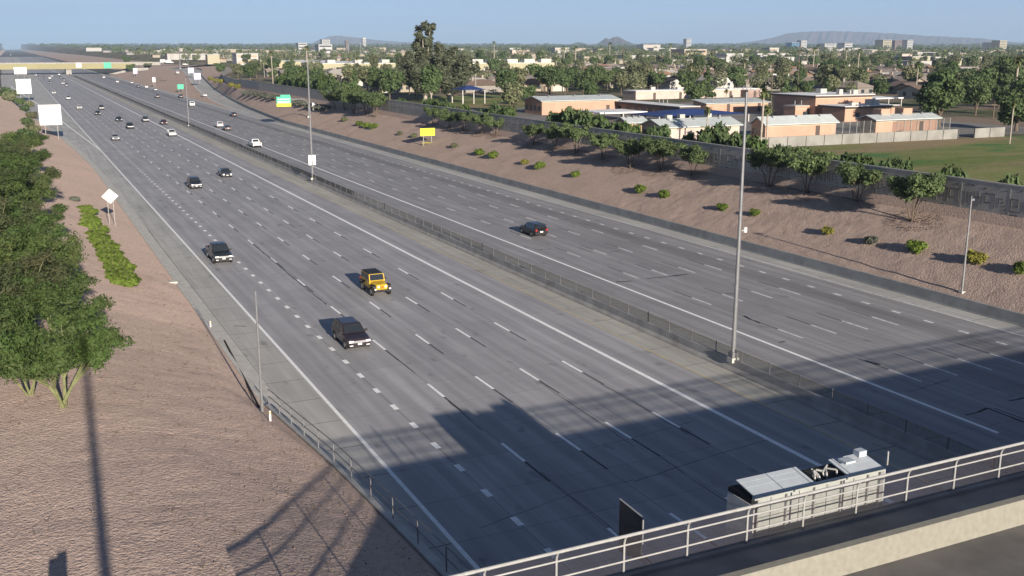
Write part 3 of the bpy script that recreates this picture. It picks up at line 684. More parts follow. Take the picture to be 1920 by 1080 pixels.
# ------------------------------------------------------------------ vehicles
def paint(name, col, metal=.0, rough=.28):
    if name in _mats: return _mats[name]
    t = NT(name); f = t.rng(t.noise(t.pos(obj=True), 2.5, 3), .3, .7, .93, 1.06)
    c = t.new('ShaderNodeRGB'); c.outputs[0].default_value = (*col, 1)
    t.fin(t.scale(c.outputs[0], f), t.rng(t.noise(t.pos(obj=True), 6, 3), .3, .7, rough, rough + .14), .5, metal)
    t.b.inputs['Coat Weight'].default_value = .35; t.b.inputs['Coat Roughness'].default_value = .12
    _mats[name] = t.mat; return t.mat
GLASS = M('car_glass', (.022, .027, .034), .06, .1, 2, spec=.9); TYRE = M('tyre_rubber', (.018, .018, .018), .9); RIM = M('alloy_rim', (.35, .35, .36), .4, metal=.5); TRIM = M('black_trim', (.02, .02, .021), .6)
LAMP = M('headlamp_glint', (.82, .83, .85), .2, .03); TAIL = M('tail_lamp_red', (.35, .02, .02), .3); PLATE = M('number_plate', (.78, .78, .76), .5); GRILLE = M('chrome_grille', (.45, .46, .48), .3, metal=.6); SEATS = M('pale_seat', (.38, .38, .36), .8)  # headlamp colour: bright white standing in for sun glint on the lenses
PAINTS = dict(maroon=paint('paint_dark_plum', (.022, .014, .020)), black=paint('paint_black', (.012, .013, .016)), yellow=paint('paint_yellow', (.62, .40, .02)), white=paint('paint_white', (.72, .72, .71)),
              silver=paint('paint_silver', (.42, .43, .44), .3), grey=paint('paint_grey', (.10, .105, .11), .2), dkgrey=paint('paint_charcoal', (.04, .042, .046), .1), red=paint('paint_dark_red', (.09, .018, .018)), blue=paint('paint_navy', (.02, .03, .07)), tan=paint('paint_tan', (.34, .30, .24)))
SPEC = {
 'sedan': dict(L=4.8, body=[(0, .36, .60, .70), (.14, .22, .74, .86), (.9, .2, .87, .92), (1.45, .2, .95, .92), (3.5, .2, .99, .92), (4.3, .24, .99, .90), (4.68, .34, .92, .84), (4.8, .45, .74, .76)],
     cab=(1.35, 2.2, 3.4, 4.2, .95, 1.45, .86, .64), wr=.33, wt=(.9, 3.75)),
 'suv': dict(L=4.75, body=[(0, .42, .78, .74), (.14, .26, .96, .88), (.8, .24, 1.06, .95), (1.4, .24, 1.10, .95), (3.6, .24, 1.12, .95), (4.5, .28, 1.1, .93), (4.75, .42, 1.0, .86)],
     cab=(1.3, 2.05, 4.15, 4.66, 1.08, 1.72, .89, .70), wr=.37, wt=(.92, 3.72)),
 'pickup': dict(L=5.75, body=[(0, .5, .98, .84), (.1, .36, 1.10, .94), (.9, .34, 1.17, 1.0), (1.7, .34, 1.20, 1.0), (3.95, .34, 1.22, 1.0), (4.0, .34, 1.22, 1.0)],
     cab=(1.55, 2.2, 3.75, 3.98, 1.18, 1.90, .93, .74), wr=.41, wt=(1.05, 4.6), bed=(4.02, 5.72)),
 'jeep': dict(L=4.4, body=[(0, .62, 1.06, .48), (.08, .58, 1.12, .56), (.2, .5, 1.14, .58), (1.45, .5, 1.20, .70), (1.5, .45, 1.22, .78), (4.15, .45, 1.22, .78), (4.2, .5, 1.18, .76)],
     cab=(1.5, 1.75, 4.05, 4.18, 1.2, 1.86, .77, .72), wr=.42, wt=(.62, 3.45)),
 'van': dict(L=5.2, body=[(0, .42, .85, .78), (.15, .28, 1.05, .92), (.8, .26, 1.18, 1.0), (4.9, .26, 1.22, 1.0), (5.2, .36, 1.15, .95)],
     cab=(.75, 1.5, 4.95, 5.15, 1.15, 1.95, .95, .82), wr=.36, wt=(1.0, 4.0)),
 'box': dict(L=7.5, body=[(0, .5, 1.1, .9), (.15, .4, 1.3, 1.0), (.9, .4, 1.5, 1.05), (2.2, .4, 1.5, 1.05)], cab=(.5, 1.0, 2.1, 2.2, 1.4, 2.3, 1.0, .9), wr=.46, wt=(1.1, 5.6), cargo=(2.3, 7.5)),
}
_cars = {}
def make_car(kind, col, detail):
    sp = SPEC[kind]; L = sp['L']; P = PAINTS[col]; e = bpy.data.objects.new('car', None); COL.objects.link(e); Y = lambda t: t - L / 2
    def ring(t, zl, zt, w): 
        h = [(w * .86, zl), (w, zl + .16), (w, zt - .18), (w * .95, zt - .05), (w * .80, zt)]
        return [(x, Y(t), z) for x, z in h] + [(-x, Y(t), z) for x, z in reversed(h)]
    m = MB().loft([ring(*s) for s in sp['body']]).build('body', P, e)
    for p_ in m.data.polygons: p_.use_smooth = False
    a, b, c, d, z0, z1, w0, w1 = sp['cab']
    lo = [(-w0, Y(a), z0), (w0, Y(a), z0), (w0, Y(d), z0), (-w0, Y(d), z0)]; hi = [(-w1, Y(b), z1 - .04), (w1, Y(b), z1 - .04), (w1, Y(c), z1 - .04), (-w1, Y(c), z1 - .04)]
    hi2 = [(-w1 * .86, Y(b) + .12, z1), (w1 * .86, Y(b) + .12, z1), (w1 * .86, Y(c) - .12, z1), (-w1 * .86, Y(c) - .12, z1)]
    roofm = TRIM if (kind == 'jeep') else P
    MB().loft([lo, hi]).build('cabin', P if kind != 'jeep' else P, e)
    MB().loft([hi, hi2]).build('roof', roofm if kind == 'jeep' else P, e)
    def pane(name, A, B, C, D, ins, mat, par=e, off=.014):
        A, B, C, D = map(Vector, (A, B, C, D)); n = (B - A).cross(D - A).normalized() * off
        f = lambda u, v: (A * (1 - u) * (1 - v) + B * u * (1 - v) + C * u * v + D * (1 - u) * v) + n
        (u0, u1, v0, v1) = ins
        return MB().quad(f(u0, v0), f(u1, v0), f(u1, v1), f(u0, v1)).build(name, mat, par)
    ws = pane('windshield', lo[0], lo[1], hi[1], hi[0], (.05, .95, .08, .94), GLASS)
    rw = pane('rear_window', lo[2], lo[3], hi[3], hi[2], (.08, .92, .16, .9), GLASS)
    if detail:
        sg = [(.06, .46), (.50, .92)] if kind in ('sedan', 'pickup') else [(.05, .36), (.39, .68), (.71, .94)]
        for u0, u1 in sg:
            pane('side_window', lo[1], lo[2], hi[2], hi[1], (u0, u1, .12, .9), GLASS); pane('side_window', lo[3], lo[0], hi[0], hi[3], (1 - u1, 1 - u0, .12, .9), GLASS)
    else:
        pane('side_window', lo[1], lo[2], hi[2], hi[1], (.05, .94, .12, .9), GLASS); pane('side_window', lo[3], lo[0], hi[0], hi[3], (.05, .94, .12, .9), GLASS)
    f = sp['body'][1]; bk = sp['body'][-1]; wmax = max(s[3] for s in sp['body'])
    wr = sp['wr']
    ext = wmax + (.16 if kind == 'jeep' else 0.0)
    tym = MB().cyl((-.11, 0, 0), (.11, 0, 0), wr, n=14).mesh('tyre', TYRE); rim = MB().cyl((-.118, 0, 0), (.118, 0, 0), wr * .62, n=10).mesh('rim', RIM)
    for t in sp['wt']:
        for s in (-1, 1):
            w = mesh_obj('wheel', tym, e, (s * (ext - .10), Y(t), wr))
            if detail: mesh_obj('rim', rim, w)
            if detail: MB().cyl((s * (wmax - .03), Y(t), wr + .03), (s * (wmax + .005), Y(t), wr + .03), wr + .07, n=14).build('wheel_arch', TRIM, e)
    fy = Y(0)
    hz_ = (f[1] + f[2]) / 2 + .14
    if kind == 'jeep':
        for s in (-1, 1):
            MB().cyl((s * .36, fy - .035, .93), (s * .36, fy + .05, .93), .11, n=12).build('headlight', LAMP, e)
            MB().prism([(fy + .05, .86), (fy + .1, 1.0), (fy + .35, 1.06), (fy + 1.0, 1.04), (fy + 1.15, .9), (fy + 1.0, .96), (fy + .3, .98)], s * .56, s * .92, 'x').build('fender', TRIM, e)
            MB().prism([(fy + 2.85, .9), (fy + 2.95, 1.05), (fy + 3.9, 1.05), (fy + 4.0, .9), (fy + 3.8, .97), (fy + 3.1, .97)], s * .76, s * .93, 'x').build('fender', TRIM, e)
            MB().box(min(s * .62, s * .8), max(s * .62, s * .8), fy - .18, fy - .02, .66, .8).build('fog_lamp', LAMP, e)
        for k in range(7): MB().box(-.21 + k * .06, -.175 + k * .06, fy - .03, fy + .01, .74, 1.02).build('grille_slot', M('slot_orange_brown', (.35, .12, .02), .6), e)
        MB().box(-.8, .8, fy - .24, fy - .06, .52, .68).build('bumper', TRIM, e); MB().box(-.42, .42, Y(4.2), Y(4.4), .75, 1.25).build('spare_wheel', TYRE, e)
        pane('roof_cover', *[(x, y, z1 + .012) for x, y, z in hi2], (0, 1, 0, 1), TRIM)
        MB().box(-w1 * .93, w1 * .93, Y(b) + .15, Y(c) + .02, z1 - .03, z1 + .02).build('soft_top', M('soft_top_blue_black', (.03, .035, .045), .8), e)
    else:
        for s in (-1, 1):
            MB().box(min(s * f[3] * .55, s * f[3] * .96), max(s * f[3] * .55, s * f[3] * .96), fy - .03, fy + .16, hz_ - .07, hz_ + .08).build('headlight', LAMP, e)
            if detail: MB().box(min(s * f[3] * .6, s * f[3] * .9), max(s * f[3] * .6, s * f[3] * .9), fy - .02, fy + .1, f[1] + .16, f[1] + .22).build('fog_lamp', LAMP, e)
        MB().box(-f[3] * .52, f[3] * .52, fy - .025, fy + .1, hz_ - .10, hz_ + .06).build('grille', GRILLE if kind in ('pickup', 'suv') else TRIM, e)
        MB().box(-f[3] * .9, f[3] * .9, fy - .05, fy + .12, f[1] + .02, f[1] + .15).build('bumper', TRIM, e)
        if detail: MB().box(-.16, .16, fy - .06, fy - .03, hz_ - .26, hz_ - .12).build('number_plate', PLATE, e)
    for s in (-1, 1): 
        if detail: MB().box(min(s * (w0 + .02), s * (w0 + .24)), max(s * (w0 + .02), s * (w0 + .24)), Y(a) + .22, Y(a) + .34, z0 + .02, z0 + .19).build('mirror', TRIM, e)
    ry = Y(L)
    if 'bed' in sp:
        t0, t1 = sp['bed']
        MB().box(-1.0, 1.0, Y(t0), Y(t1), .42, .72).build('bed_floor', P, e)
        for s in (-1, 1): MB().box(min(s * .9, s * 1.0), max(s * .9, s * 1.0), Y(t0), Y(t1), .72, 1.22).build('bed_side', P, e)
        MB().box(-.9, .9, Y(t1) - .08, Y(t1), .72, 1.2).build('tailgate', P, e)
    if 'cargo' in sp:
        t0, t1 = sp['cargo']; MB().box(-1.2, 1.2, Y(t0), Y(t1), .9, 3.5).build('cargo_box', PAINTS['white'], e); MB().box(-.5, .5, Y(t0), Y(t1), .6, .9).build('chassis', TRIM, e)
    zt_ = 1.0 if kind in ('suv', 'pickup', 'jeep', 'van') else .82
    for s in (-1, 1): MB().box(min(s * .62, s * .84), max(s * .62, s * .84), ry - .12 if 'bed' not in sp else Y(5.72) - .1, ry + .012, zt_ - .16, zt_ + (.14 if kind != 'sedan' else .06)).build('tail_light', TAIL, e)
    MB().box(-.2, .2, ry - .04, ry + .025, .68, .84).build('number_plate', PLATE, e)
    MB().box(-.85, .85, ry - .15, ry + .03, .42, .6).build('rear_bumper', TRIM if kind != 'sedan' else P, e)
    return e
def park(kind, col, X, yfront, label, east=True, detail=False, group='cars on the freeway', z=0, rz=0):
    key = (kind, col, detail)
    if key in _cars: e = copy_tree(_cars[key])
    else: e = make_car(kind, col, detail); _cars[key] = e
    L = SPEC[kind]['L']
    e.name = {'pickup': 'pickup_truck', 'suv': 'suv', 'jeep': 'jeep', 'van': 'van', 'box': 'box_truck'}.get(kind, 'car')
    if kind == 'jeep': e.name = 'off_road_vehicle'
    e.location = (X, yfront + L / 2, z); e.rotation_euler = (0, 0, (0 if east else math.pi) + rz)
    tag(e, label, {'pickup': 'pickup', 'suv': 'suv', 'jeep': 'off-roader', 'van': 'van', 'box': 'truck'}.get(kind, 'car'), group)
    return e
EBL = [1.83 + 3.66 * i for i in range(7)]; WBL = [33.4, 36.95, 40.4, 43.75, 47.05, 50.3, 53.55]
def snap(lanes, x): return min(lanes, key=lambda v: abs(v - x))
park('suv', 'maroon', 5.49, at(683, 655).y - .2, 'dark plum sport utility vehicle closest to the bridge, bright plate and chrome grille', True, True)
park('jeep', 'yellow', 12.75, at(718, 556).y + .1, 'yellow boxy off-road vehicle with a black soft top', True, True)
park('pickup', 'black', 2.0, at(412, 497).y, 'black pickup truck in the outermost eastbound lane beside the kerb', True, True)
park('suv', 'black', 9.1, at(367, 355).y, 'black sport utility vehicle with white sun-glint headlamps ahead of a dark sedan', True, True)
park('sedan', 'dkgrey', 16.6, at(430, 333).y, 'charcoal sedan in the fifth eastbound lane next to the black sport utility vehicle', True, True)
s_ = park('suv', 'black', 40.3, at(1020, 445).y, 'black hatchback seen from behind, alone on the westbound lanes', False, True); s_.name = 'car'; s_['category'] = 'car'; s_.scale = (.98, .98, .93)
MB().box(-.66, .66, -2.5, -2.1, 1.66, 1.71).build('rear_spoiler', PAINTS['black'], s_).location.y = 4.6
park('pickup', 'white', 33.5, at(494, 277).y, 'white pickup on the westbound carpool lane beside the mesh screen', False, True)
EB_FAR = [(328, 256, 'suv', 'white', 'white sport utility vehicle straddling the eastbound carpool line'), (207, 264, 'sedan', 'silver', 'silver sedan alone near the outer eastbound lanes'), (245, 242, 'suv', 'black', 'black vehicle in mid eastbound lanes just ahead of a silver one'),
 (220, 228, 'sedan', 'black', 'black sedan with pale nose behind the black mid-lane vehicle'), (181, 216, 'sedan', 'dkgrey', 'charcoal sedan trailing diagonally behind another dark car'), (190, 206, 'suv', 'grey', 'grey sport utility vehicle beside the charcoal sedan'),
 (275, 229, 'suv', 'grey', 'grey vehicle on the carpool line, left of the dark red car'), (311, 234, 'sedan', 'red', 'dark red car in the eastbound carpool lane'), (142, 205, 'sedan', 'white', 'white sedan in the outer eastbound lane below the big white sign'), (121, 187, 'suv', 'silver', 'silver vehicle entering from the ramp merge'),
 (105, 176, 'sedan', 'white', 'white car ahead of the silver one near the ramp merge'), (119, 162, 'suv', 'dkgrey', 'charcoal vehicle side by side with a small white car'), (115, 158, 'sedan', 'white', 'small white car beside a charcoal one far down the eastbound lanes'), (117, 152, 'suv', 'black', 'black vehicle second in the far eastbound queue'),
 (117, 147, 'sedan', 'dkgrey', 'charcoal car leading out of the shade of the distant overpass'), (98, 148, 'suv', 'white', 'white vehicle just past the distant overpass, mid lanes'), (97, 144, 'sedan', 'white', 'white car right under the edge of the distant overpass'), (94, 156, 'sedan', 'grey', 'grey car in the second lane before the distant overpass'),
 (84, 147, 'sedan', 'dkgrey', 'faint charcoal car between white ones by the distant overpass'), (111, 141, 'suv', 'silver', 'silver vehicle by the pier of the distant overpass'), (69, 147, 'sedan', 'grey', 'grey car by the outer shoulder before the distant overpass'), (64, 142, 'sedan', 'white', 'white car at the outer lane under the distant overpass')]
for px, py, k, c, lab in EB_FAR:
    g = at(px, py); park(k, c, snap(EBL, g.x), g.y, lab)
WB_FAR = [(402, 240, 'suv', 'white', 'white vehicle in the westbound carpool lane behind the thin pole'), (435, 245, 'sedan', 'grey', 'grey car with bright rear beside the white westbound one'), (438, 219, 'sedan', 'dkgrey', 'charcoal car in the outer westbound lane before the ramp split'), (360, 200, 'van', 'white', 'white van passing the thin median pole'),
 (339, 184, 'suv', 'dkgrey', 'charcoal vehicle in the outer westbound lane abreast of the green exit sign'), (292, 184, 'suv', 'grey', 'grey vehicle in the middle westbound lanes, ahead of the white van'), (295, 170, 'sedan', 'silver', 'silver car last in the outer westbound row'), (279, 165, 'sedan', 'white', 'white car second in the outer westbound row'),
 (262, 164, 'sedan', 'dkgrey', 'dark low car between white ones in the westbound lanes'), (256, 157, 'suv', 'silver', 'silver vehicle third in the outer westbound row'), (225, 155, 'sedan', 'white', 'white car in westbound lanes before the abutment of the distant overpass'), (191, 147, 'suv', 'white', 'white vehicle nearing the distant overpass westbound')]
for px, py, k, c, lab in WB_FAR:
    g = at(px, py); park(k, c, snap(WBL, g.x), g.y, lab, False)
g = at(384, 182, .6); park('sedan', 'white', g.x, g.y, 'white car climbing the lower part of the off ramp', False, z=rz(g.y) + .02, rz=.13)
g = at(333, 138, 4.6); park('van', 'white', g.x, g.y, 'white van near the top of the off ramp', False, z=rz(g.y) + .02, rz=.1)
for px, py, z, k, c, lab in [(308, 118, 7, 'box', 'white', 'white box truck waiting at the cross street'), (319, 119, 7, 'box', 'white', 'second white box truck on the cross street, by the tall mast'), (281, 119, 7, 'van', 'white', 'white van on the cross street bridge approach'), (348, 122, 6.6, 'suv', 'white', 'white vehicle on the cross street right of the tall mast'), (300, 119, 7, 'suv', 'dkgrey', 'dark vehicle ahead of the box truck on the cross street')]:
    g = at(px, py, z); park(k, c, g.x, g.y, lab, True, z=z, rz=math.pi / 2, group='vehicles on the cross street')
for px, py, k, c, lab in [(20, 104, 'box', 'white', 'white truck beyond the distant overpass'), (24, 97, 'box', 'white', 'white truck farthest past the distant overpass'), (5, 96, 'van', 'white', 'white van at the picture edge beyond the distant overpass'), (92, 106, 'sedan', 'silver', 'silver speck of a car beyond the overpass'), (86, 106, 'suv', 'white', 'white speck of a car beyond the overpass'), (117, 107, 'sedan', 'white', 'white car past the overpass near its pier'), (100, 102, 'suv', 'silver', 'silver vehicle far past the distant overpass')]:
    g = at(px, py, 0); park(k, c, g.x, g.y, lab, True, group='cars beyond the overpass')

# ------------------------------------------------------------------ vegetation
def leaf_mat(name, c1, c2, dry=None, rnd=.18):
    t = NT(name); g = t.new('ShaderNodeNewGeometry'); oi = t.new('ShaderNodeObjectInfo')
    c = t.mix(g.outputs['Random Per Island'], c1, c2)
    big = t.noise(t.pos(), .55, 3)
    c = t.mix(t.rng(big, .45, .62, 0, .55), c, dry if dry else tuple(v * .72 for v in c1))
    c = t.scale(c, t.rng(oi.outputs['Random'], 0, 1, 1 - rnd, 1 + rnd))
    t.fin(c, .7, .25)
    tr = t.new('ShaderNodeBsdfTranslucent'); t.link(c, tr.inputs['Color']); mx = t.new('ShaderNodeMixShader'); mx.inputs[0].default_value = .22
    t.link(t.b.outputs[0], mx.inputs[1]); t.link(tr.outputs[0], mx.inputs[2]); t.link(mx.outputs[0], t.out.inputs['Surface'])
    return t.mat
LF_VERDE = leaf_mat('palo_verde_leaf', (.043, .081, .020), (.076, .118, .034), (.064, .076, .030))
LF_VERDE2 = leaf_mat('palo_verde_light', (.066, .111, .026), (.107, .151, .046), (.098, .107, .044)); LF_VERDE3 = leaf_mat('palo_verde_dull', (.044, .068, .026), (.078, .097, .041), (.089, .078, .041))
LF_SLOPE = leaf_mat('mesquite_leaf', (.079, .119, .046), (.134, .177, .073))
LF_DARK = leaf_mat('dark_green_leaf', (.061, .101, .041), (.115, .162, .061))
LF_OLIVE = leaf_mat('olive_leaf', (.111, .130, .065), (.176, .195, .104), (.156, .143, .091))
LF_GREY = leaf_mat('grey_sage_leaf', (.11, .125, .10), (.17, .18, .145))
LF_BRIGHT = leaf_mat('bright_shrub_leaf', (.096, .152, .020), (.160, .216, .040))
LF_YELL = leaf_mat('yellow_green_leaf', (.19, .19, .03), (.27, .26, .06))
LF_EUC = leaf_mat('eucalyptus_leaf', (.080, .095, .059), (.139, .154, .095))
LF_PALM = leaf_mat('palm_frond', (.098, .130, .046), (.169, .195, .078), (.182, .156, .078))
BARK = M('bark_brown', (.13, .10, .075), .9, .3, 3, .4); BARK_G = M('bark_greenish', (.17, .18, .085), .85, .25, 3, .2); BARK_P = M('bark_pale', (.34, .30, .25), .85, .25, 2, .2)

def leaves(blobs, n, size, seed, aspect=1.7, shell=.55, up=.25, droop=0.0):
    # n small leaf clumps (two crossed-bent faces each) spread through uneven ellipsoid clusters
    g = np.random.default_rng(seed)
    B = np.array(blobs, float); w = (B[:, 3] * B[:, 4] * B[:, 5]) ** (2 / 3); k = g.choice(len(B), n, p=w / w.sum())
    d = g.normal(size=(n, 3)); d /= np.linalg.norm(d, axis=1)[:, None]
    rr = shell + (1.05 - shell) * g.random(n) ** .8; rr *= 1 + .16 * np.sin(d[:, 0] * 7 + k) * np.cos(d[:, 1] * 6 + 2 * k)
    c = B[k, :3] + d * B[k, 3:6] * rr[:, None]
    nr = d + g.normal(size=(n, 3)) * .55; nr[:, 2] += up; nr /= np.linalg.norm(nr, axis=1)[:, None]
    t = np.cross(nr, g.normal(size=(n, 3))); t[:, 2] -= droop * np.abs(t[:, 2] + .5); t /= np.linalg.norm(t, axis=1)[:, None]; b = np.cross(nr, t)
    s = size * (.6 + .8 * g.random(n))[:, None]
    L, Wd = t * s * aspect * .5, b * s * .5
    v = np.stack([c - L - Wd * .4, c - L * .1 - Wd - nr * s * .12, c + L + nr * s * .05, c - L * .1 + Wd - nr * s * .12], 1).reshape(-1, 3)
    f = np.arange(4 * n).reshape(-1, 4)
    return v, f
def np_mesh(name, v, f, mat):
    me = bpy.data.meshes.new(name); n = len(f)
    me.vertices.add(len(v)); me.vertices.foreach_set('co', np.ascontiguousarray(v, np.float32).ravel())
    me.loops.add(4 * n); me.loops.foreach_set('vertex_index', f.astype(np.int32).ravel())
    me.polygons.add(n); me.polygons.foreach_set('loop_start', np.arange(0, 4 * n, 4, dtype=np.int32)); me.polygons.foreach_set('loop_total', np.full(n, 4, np.int32))
    me.materials.append(mat); me.update(calc_edges=True); return me
def limbs(seed, h, spread, stems, r0, sub=2, bark=BARK, lean=.35, fork=.25):
    r = random.Random(seed); m = MB(); tips = []
    for i in range(stems):
        a = 2 * math.pi * (i + r.uniform(-.25, .25)) / stems; base = Vector((r.uniform(-.06, .06) * stems, r.uniform(-.06, .06) * stems, 0))
        if stems == 1: base = Vector((0, 0, 0))
        k = base + Vector((math.cos(a) * spread * .22, math.sin(a) * spread * .22, h * fork * r.uniform(.85, 1.2))) if stems > 1 else Vector((r.uniform(-.1, .1), r.uniform(-.1, .1), h * fork))
        m.cyl(base - Vector((0, 0, .25)), k, r0, r0 * .75, 7)
        for j in range(sub if stems > 1 else sub + 2):
            b = a + r.uniform(-.9, .9) if stems > 1 else 2 * math.pi * (j + r.random() * .5) / (sub + 2)
            q = k + Vector((math.cos(b) * spread * r.uniform(.25, .5), math.sin(b) * spread * r.uniform(.25, .5), h * r.uniform(.2, .36)))
            e = q + Vector((math.cos(b) * spread * r.uniform(.15, .4), math.sin(b) * spread * r.uniform(.15, .4), h * r.uniform(.08, .26)))
            m.cyl(k, q, r0 * .65, r0 * .38, 6); m.cyl(q, e, r0 * .38, r0 * .12, 5); tips += [q, e]
    return m.mesh('trunk', bark), tips
_tp = {}
def tree_proto(kind, v):
    if (kind, v) in _tp: return _tp[kind, v]
    r = random.Random(hash(kind) % 1000 * 0 + sum(map(ord, kind)) * 31 + v * 7)
    sd = r.randrange(10 ** 6)
    if kind == 'verde':
        tm, tips = limbs(sd, 4.6, 3.2, 4, .10, 4, BARK_G, fork=.24)
        bl = [(p.x * 1.08, p.y * 1.08, p.z + .1, r.uniform(.55, 1.05), r.uniform(.55, 1.05), r.uniform(.38, .7)) for p in tips] + [(r.uniform(-1.9, 1.9), r.uniform(-1.9, 1.9), r.uniform(1.5, 4.1), r.uniform(.45, .85), r.uniform(.45, .85), r.uniform(.3, .55)) for _ in range(11)]
        lv = leaves(bl, 15000, .085, sd, 2.5, .12); mt = [LF_VERDE, LF_VERDE2, LF_VERDE, LF_VERDE3][v % 4]
    elif kind == 'slope':
        tm, tips = limbs(sd, 4.6, 2.2, 4, .075, 2, BARK, fork=.34)
        bl = [(p.x, p.y, p.z, r.uniform(.6, 1.0), r.uniform(.6, 1.0), r.uniform(.4, .65)) for p in tips] + [(r.uniform(-1.2, 1.2), r.uniform(-1.2, 1.2), r.uniform(2.3, 3.9), .8, .8, .5) for _ in range(5)]
        lv = leaves(bl, 5600, .165, sd, 1.8, .25); mt = LF_SLOPE
    elif kind == 'round':
        tm, tips = limbs(sd, 8, 3.6, 1, .22, 4, BARK, fork=.3)
        bl = [(p.x * .9, p.y * .9, p.z, r.uniform(1.2, 1.9), r.uniform(1.2, 1.9), r.uniform(.9, 1.4)) for p in tips] + [(r.uniform(-1, 1), r.uniform(-1, 1), r.uniform(4, 6.8), 2.0, 2.0, 1.5) for _ in range(3)]
        lv = leaves(bl, 2600, .46, sd, 1.5, .5); mt = [LF_DARK, LF_OLIVE, LF_DARK, LF_SLOPE][v % 4]
    elif kind == 'tall':
        tm, tips = limbs(sd, 13, 3.0, 1, .28, 5, BARK_P, fork=.28)
        bl = [(p.x, p.y, p.z, r.uniform(1.1, 1.8), r.uniform(1.1, 1.8), r.uniform(1.2, 2.2)) for p in tips] + [(r.uniform(-1.4, 1.4), r.uniform(-1.4, 1.4), z, 1.5, 1.5, 1.6) for z in (6, 8, 10, 11.5)]
        lv = leaves(bl, 3200, .5, sd, 1.7, .45); mt = [LF_OLIVE, LF_EUC, LF_DARK][v % 3]
    elif kind == 'conifer':
        tm = MB().cyl((0, 0, -.3), (0, 0, 9.5), .25, .05, 7).mesh('trunk', BARK)
        bl = [(math.cos(i * 2.4) * (2.6 - .24 * i) * .5, math.sin(i * 2.4) * (2.6 - .24 * i) * .5, 1.4 + .9 * i, (2.7 - .26 * i) * .62, (2.7 - .26 * i) * .62, .75) for i in range(10)]
        lv = leaves(bl, 2200, .42, sd, 1.7, .5); mt = LF_DARK
    elif kind == 'euc':
        H = 31 if v == 0 else 26
        r2 = random.Random(77 + v); m = MB(); bl = []
        k = Vector((0, 0, 5)); m.cyl((0, 0, -.5), k, .6, .48, 9)
        for i in range(11):
            a = 2 * math.pi * i / 11 + r2.uniform(-.3, .3); hgt = H * (r2.uniform(.72, 1.0) if i % 3 == 0 else r2.uniform(.45, .8)); sp_ = r2.uniform(1.5, 3.2) if i % 3 == 0 else r2.uniform(4.0, 7.2)
            q = Vector((math.cos(a) * sp_ * .5, math.sin(a) * sp_ * .5, hgt * .55)); e = Vector((math.cos(a) * sp_, math.sin(a) * sp_, hgt * .93))
            m.cyl(k, q, .32, .2, 7); m.cyl(q, e, .2, .05, 6)
            for s_ in (.12, .25, .38, .5, .63, .75, .87, .98):
                p = k.lerp(e, s_) + Vector((r2.uniform(-1.2, 1.2), r2.uniform(-1.2, 1.2), r2.uniform(-.8, .8)))
                rad = r2.uniform(1.3, 2.3) * (1.15 - .4 * s_); bl.append((p.x, p.y, p.z, rad, rad, rad * r2.uniform(1.1, 1.7)))
        tm = m.mesh('trunk', BARK_P); lv = leaves(bl, 22000, .5, sd, 2.1, .35, 0, .8); mt = LF_EUC
    elif kind == 'bigdark':
        tm, tips = limbs(sd, 15, 6.5, 1, .5, 5, BARK, fork=.2)
        bl = [(p.x * .9, p.y * .9, p.z * .95, r.uniform(2, 3), r.uniform(2, 3), r.uniform(1.5, 2.3)) for p in tips] + [(r.uniform(-2.5, 2.5), r.uniform(-2.5, 2.5), r.uniform(3.5, 12.5), 2.6, 2.6, 2.0) for _ in range(8)]
        lv = leaves(bl, 9000, .55, sd, 1.5, .5); mt = LF_DARK
    elif kind == 'palm':
        H = [9, 12, 15][v % 3]; m = MB(); m.tube([(0, 0, -.3), (.1, .05, H * .5), (.18, .1, H)], .2, 8); tm = m.mesh('trunk', BARK_P)
        V, F = [], []; rg = random.Random(v)
        for i in range(34):
            a = i * 2.399 + rg.uniform(-.1, .1); el = rg.uniform(-.7, 1.1); Ln = rg.uniform(1.7, 2.3); prev = Vector((.18, .1, H)); wv = .34
            for s_ in range(4):
                dv = Vector((math.cos(a) * math.cos(el), math.sin(a) * math.cos(el), math.sin(el))); nx = prev + dv * Ln / 4; sd_ = Vector((-math.sin(a), math.cos(a), 0)) * wv * (.35, 1, .8, .35)[s_]; sn = Vector((-math.sin(a), math.cos(a), 0)) * wv * (1, .8, .35, .03)[s_]
                n0_ = len(V); V += [prev - sd_, prev + sd_, nx + sn, nx - sn]; F.append((n0_, n0_ + 1, n0_ + 2, n0_ + 3)); prev = nx; el -= .42
        lv = (np.array([tuple(q) for q in V]), np.array(F)); mt = LF_PALM
    _tp[kind, v] = (tm, np_mesh('crown', lv[0], lv[1], mt)); return _tp[kind, v]
KIND_H = dict(verde=4.9, slope=4.7, round=7.6, tall=13, conifer=10.5, euc=30, bigdark=15, palm=11)
def plant_tree(kind, v, loc, s=1.0, label=None, group=None, cat='tree', name=None, rz=None, sz=None):
    tm, cm_ = tree_proto(kind, v)
    e = empty(name or {'palm': 'palm_tree', 'euc': 'eucalyptus_tree', 'conifer': 'conifer_tree'}.get(kind, 'tree'), loc, random.uniform(0, 6.28) if rz is None else rz)
    e.scale = (s, s, sz or s); tag(e, label, cat, group)
    mesh_obj('trunk', tm, e); mesh_obj('crown', cm_, e); return e
def shrub_mesh(seed, mat, n, size, flat=.75, shell=.5, rad=1.0):
    r = random.Random(seed); bl = [(0, 0, .45 * flat, rad * .75, rad * .75, .55 * flat)] + [(math.cos(a) * rad * .5, math.sin(a) * rad * .5, flat * r.uniform(.35, .75), rad * r.uniform(.35, .5), rad * r.uniform(.35, .5), flat * r.uniform(.3, .45)) for a in [i * 1.05 + r.random() for i in range(6)]]
    v, f = leaves(bl, n, size, seed, 1.6, shell); return np_mesh('foliage', v, f, mat)
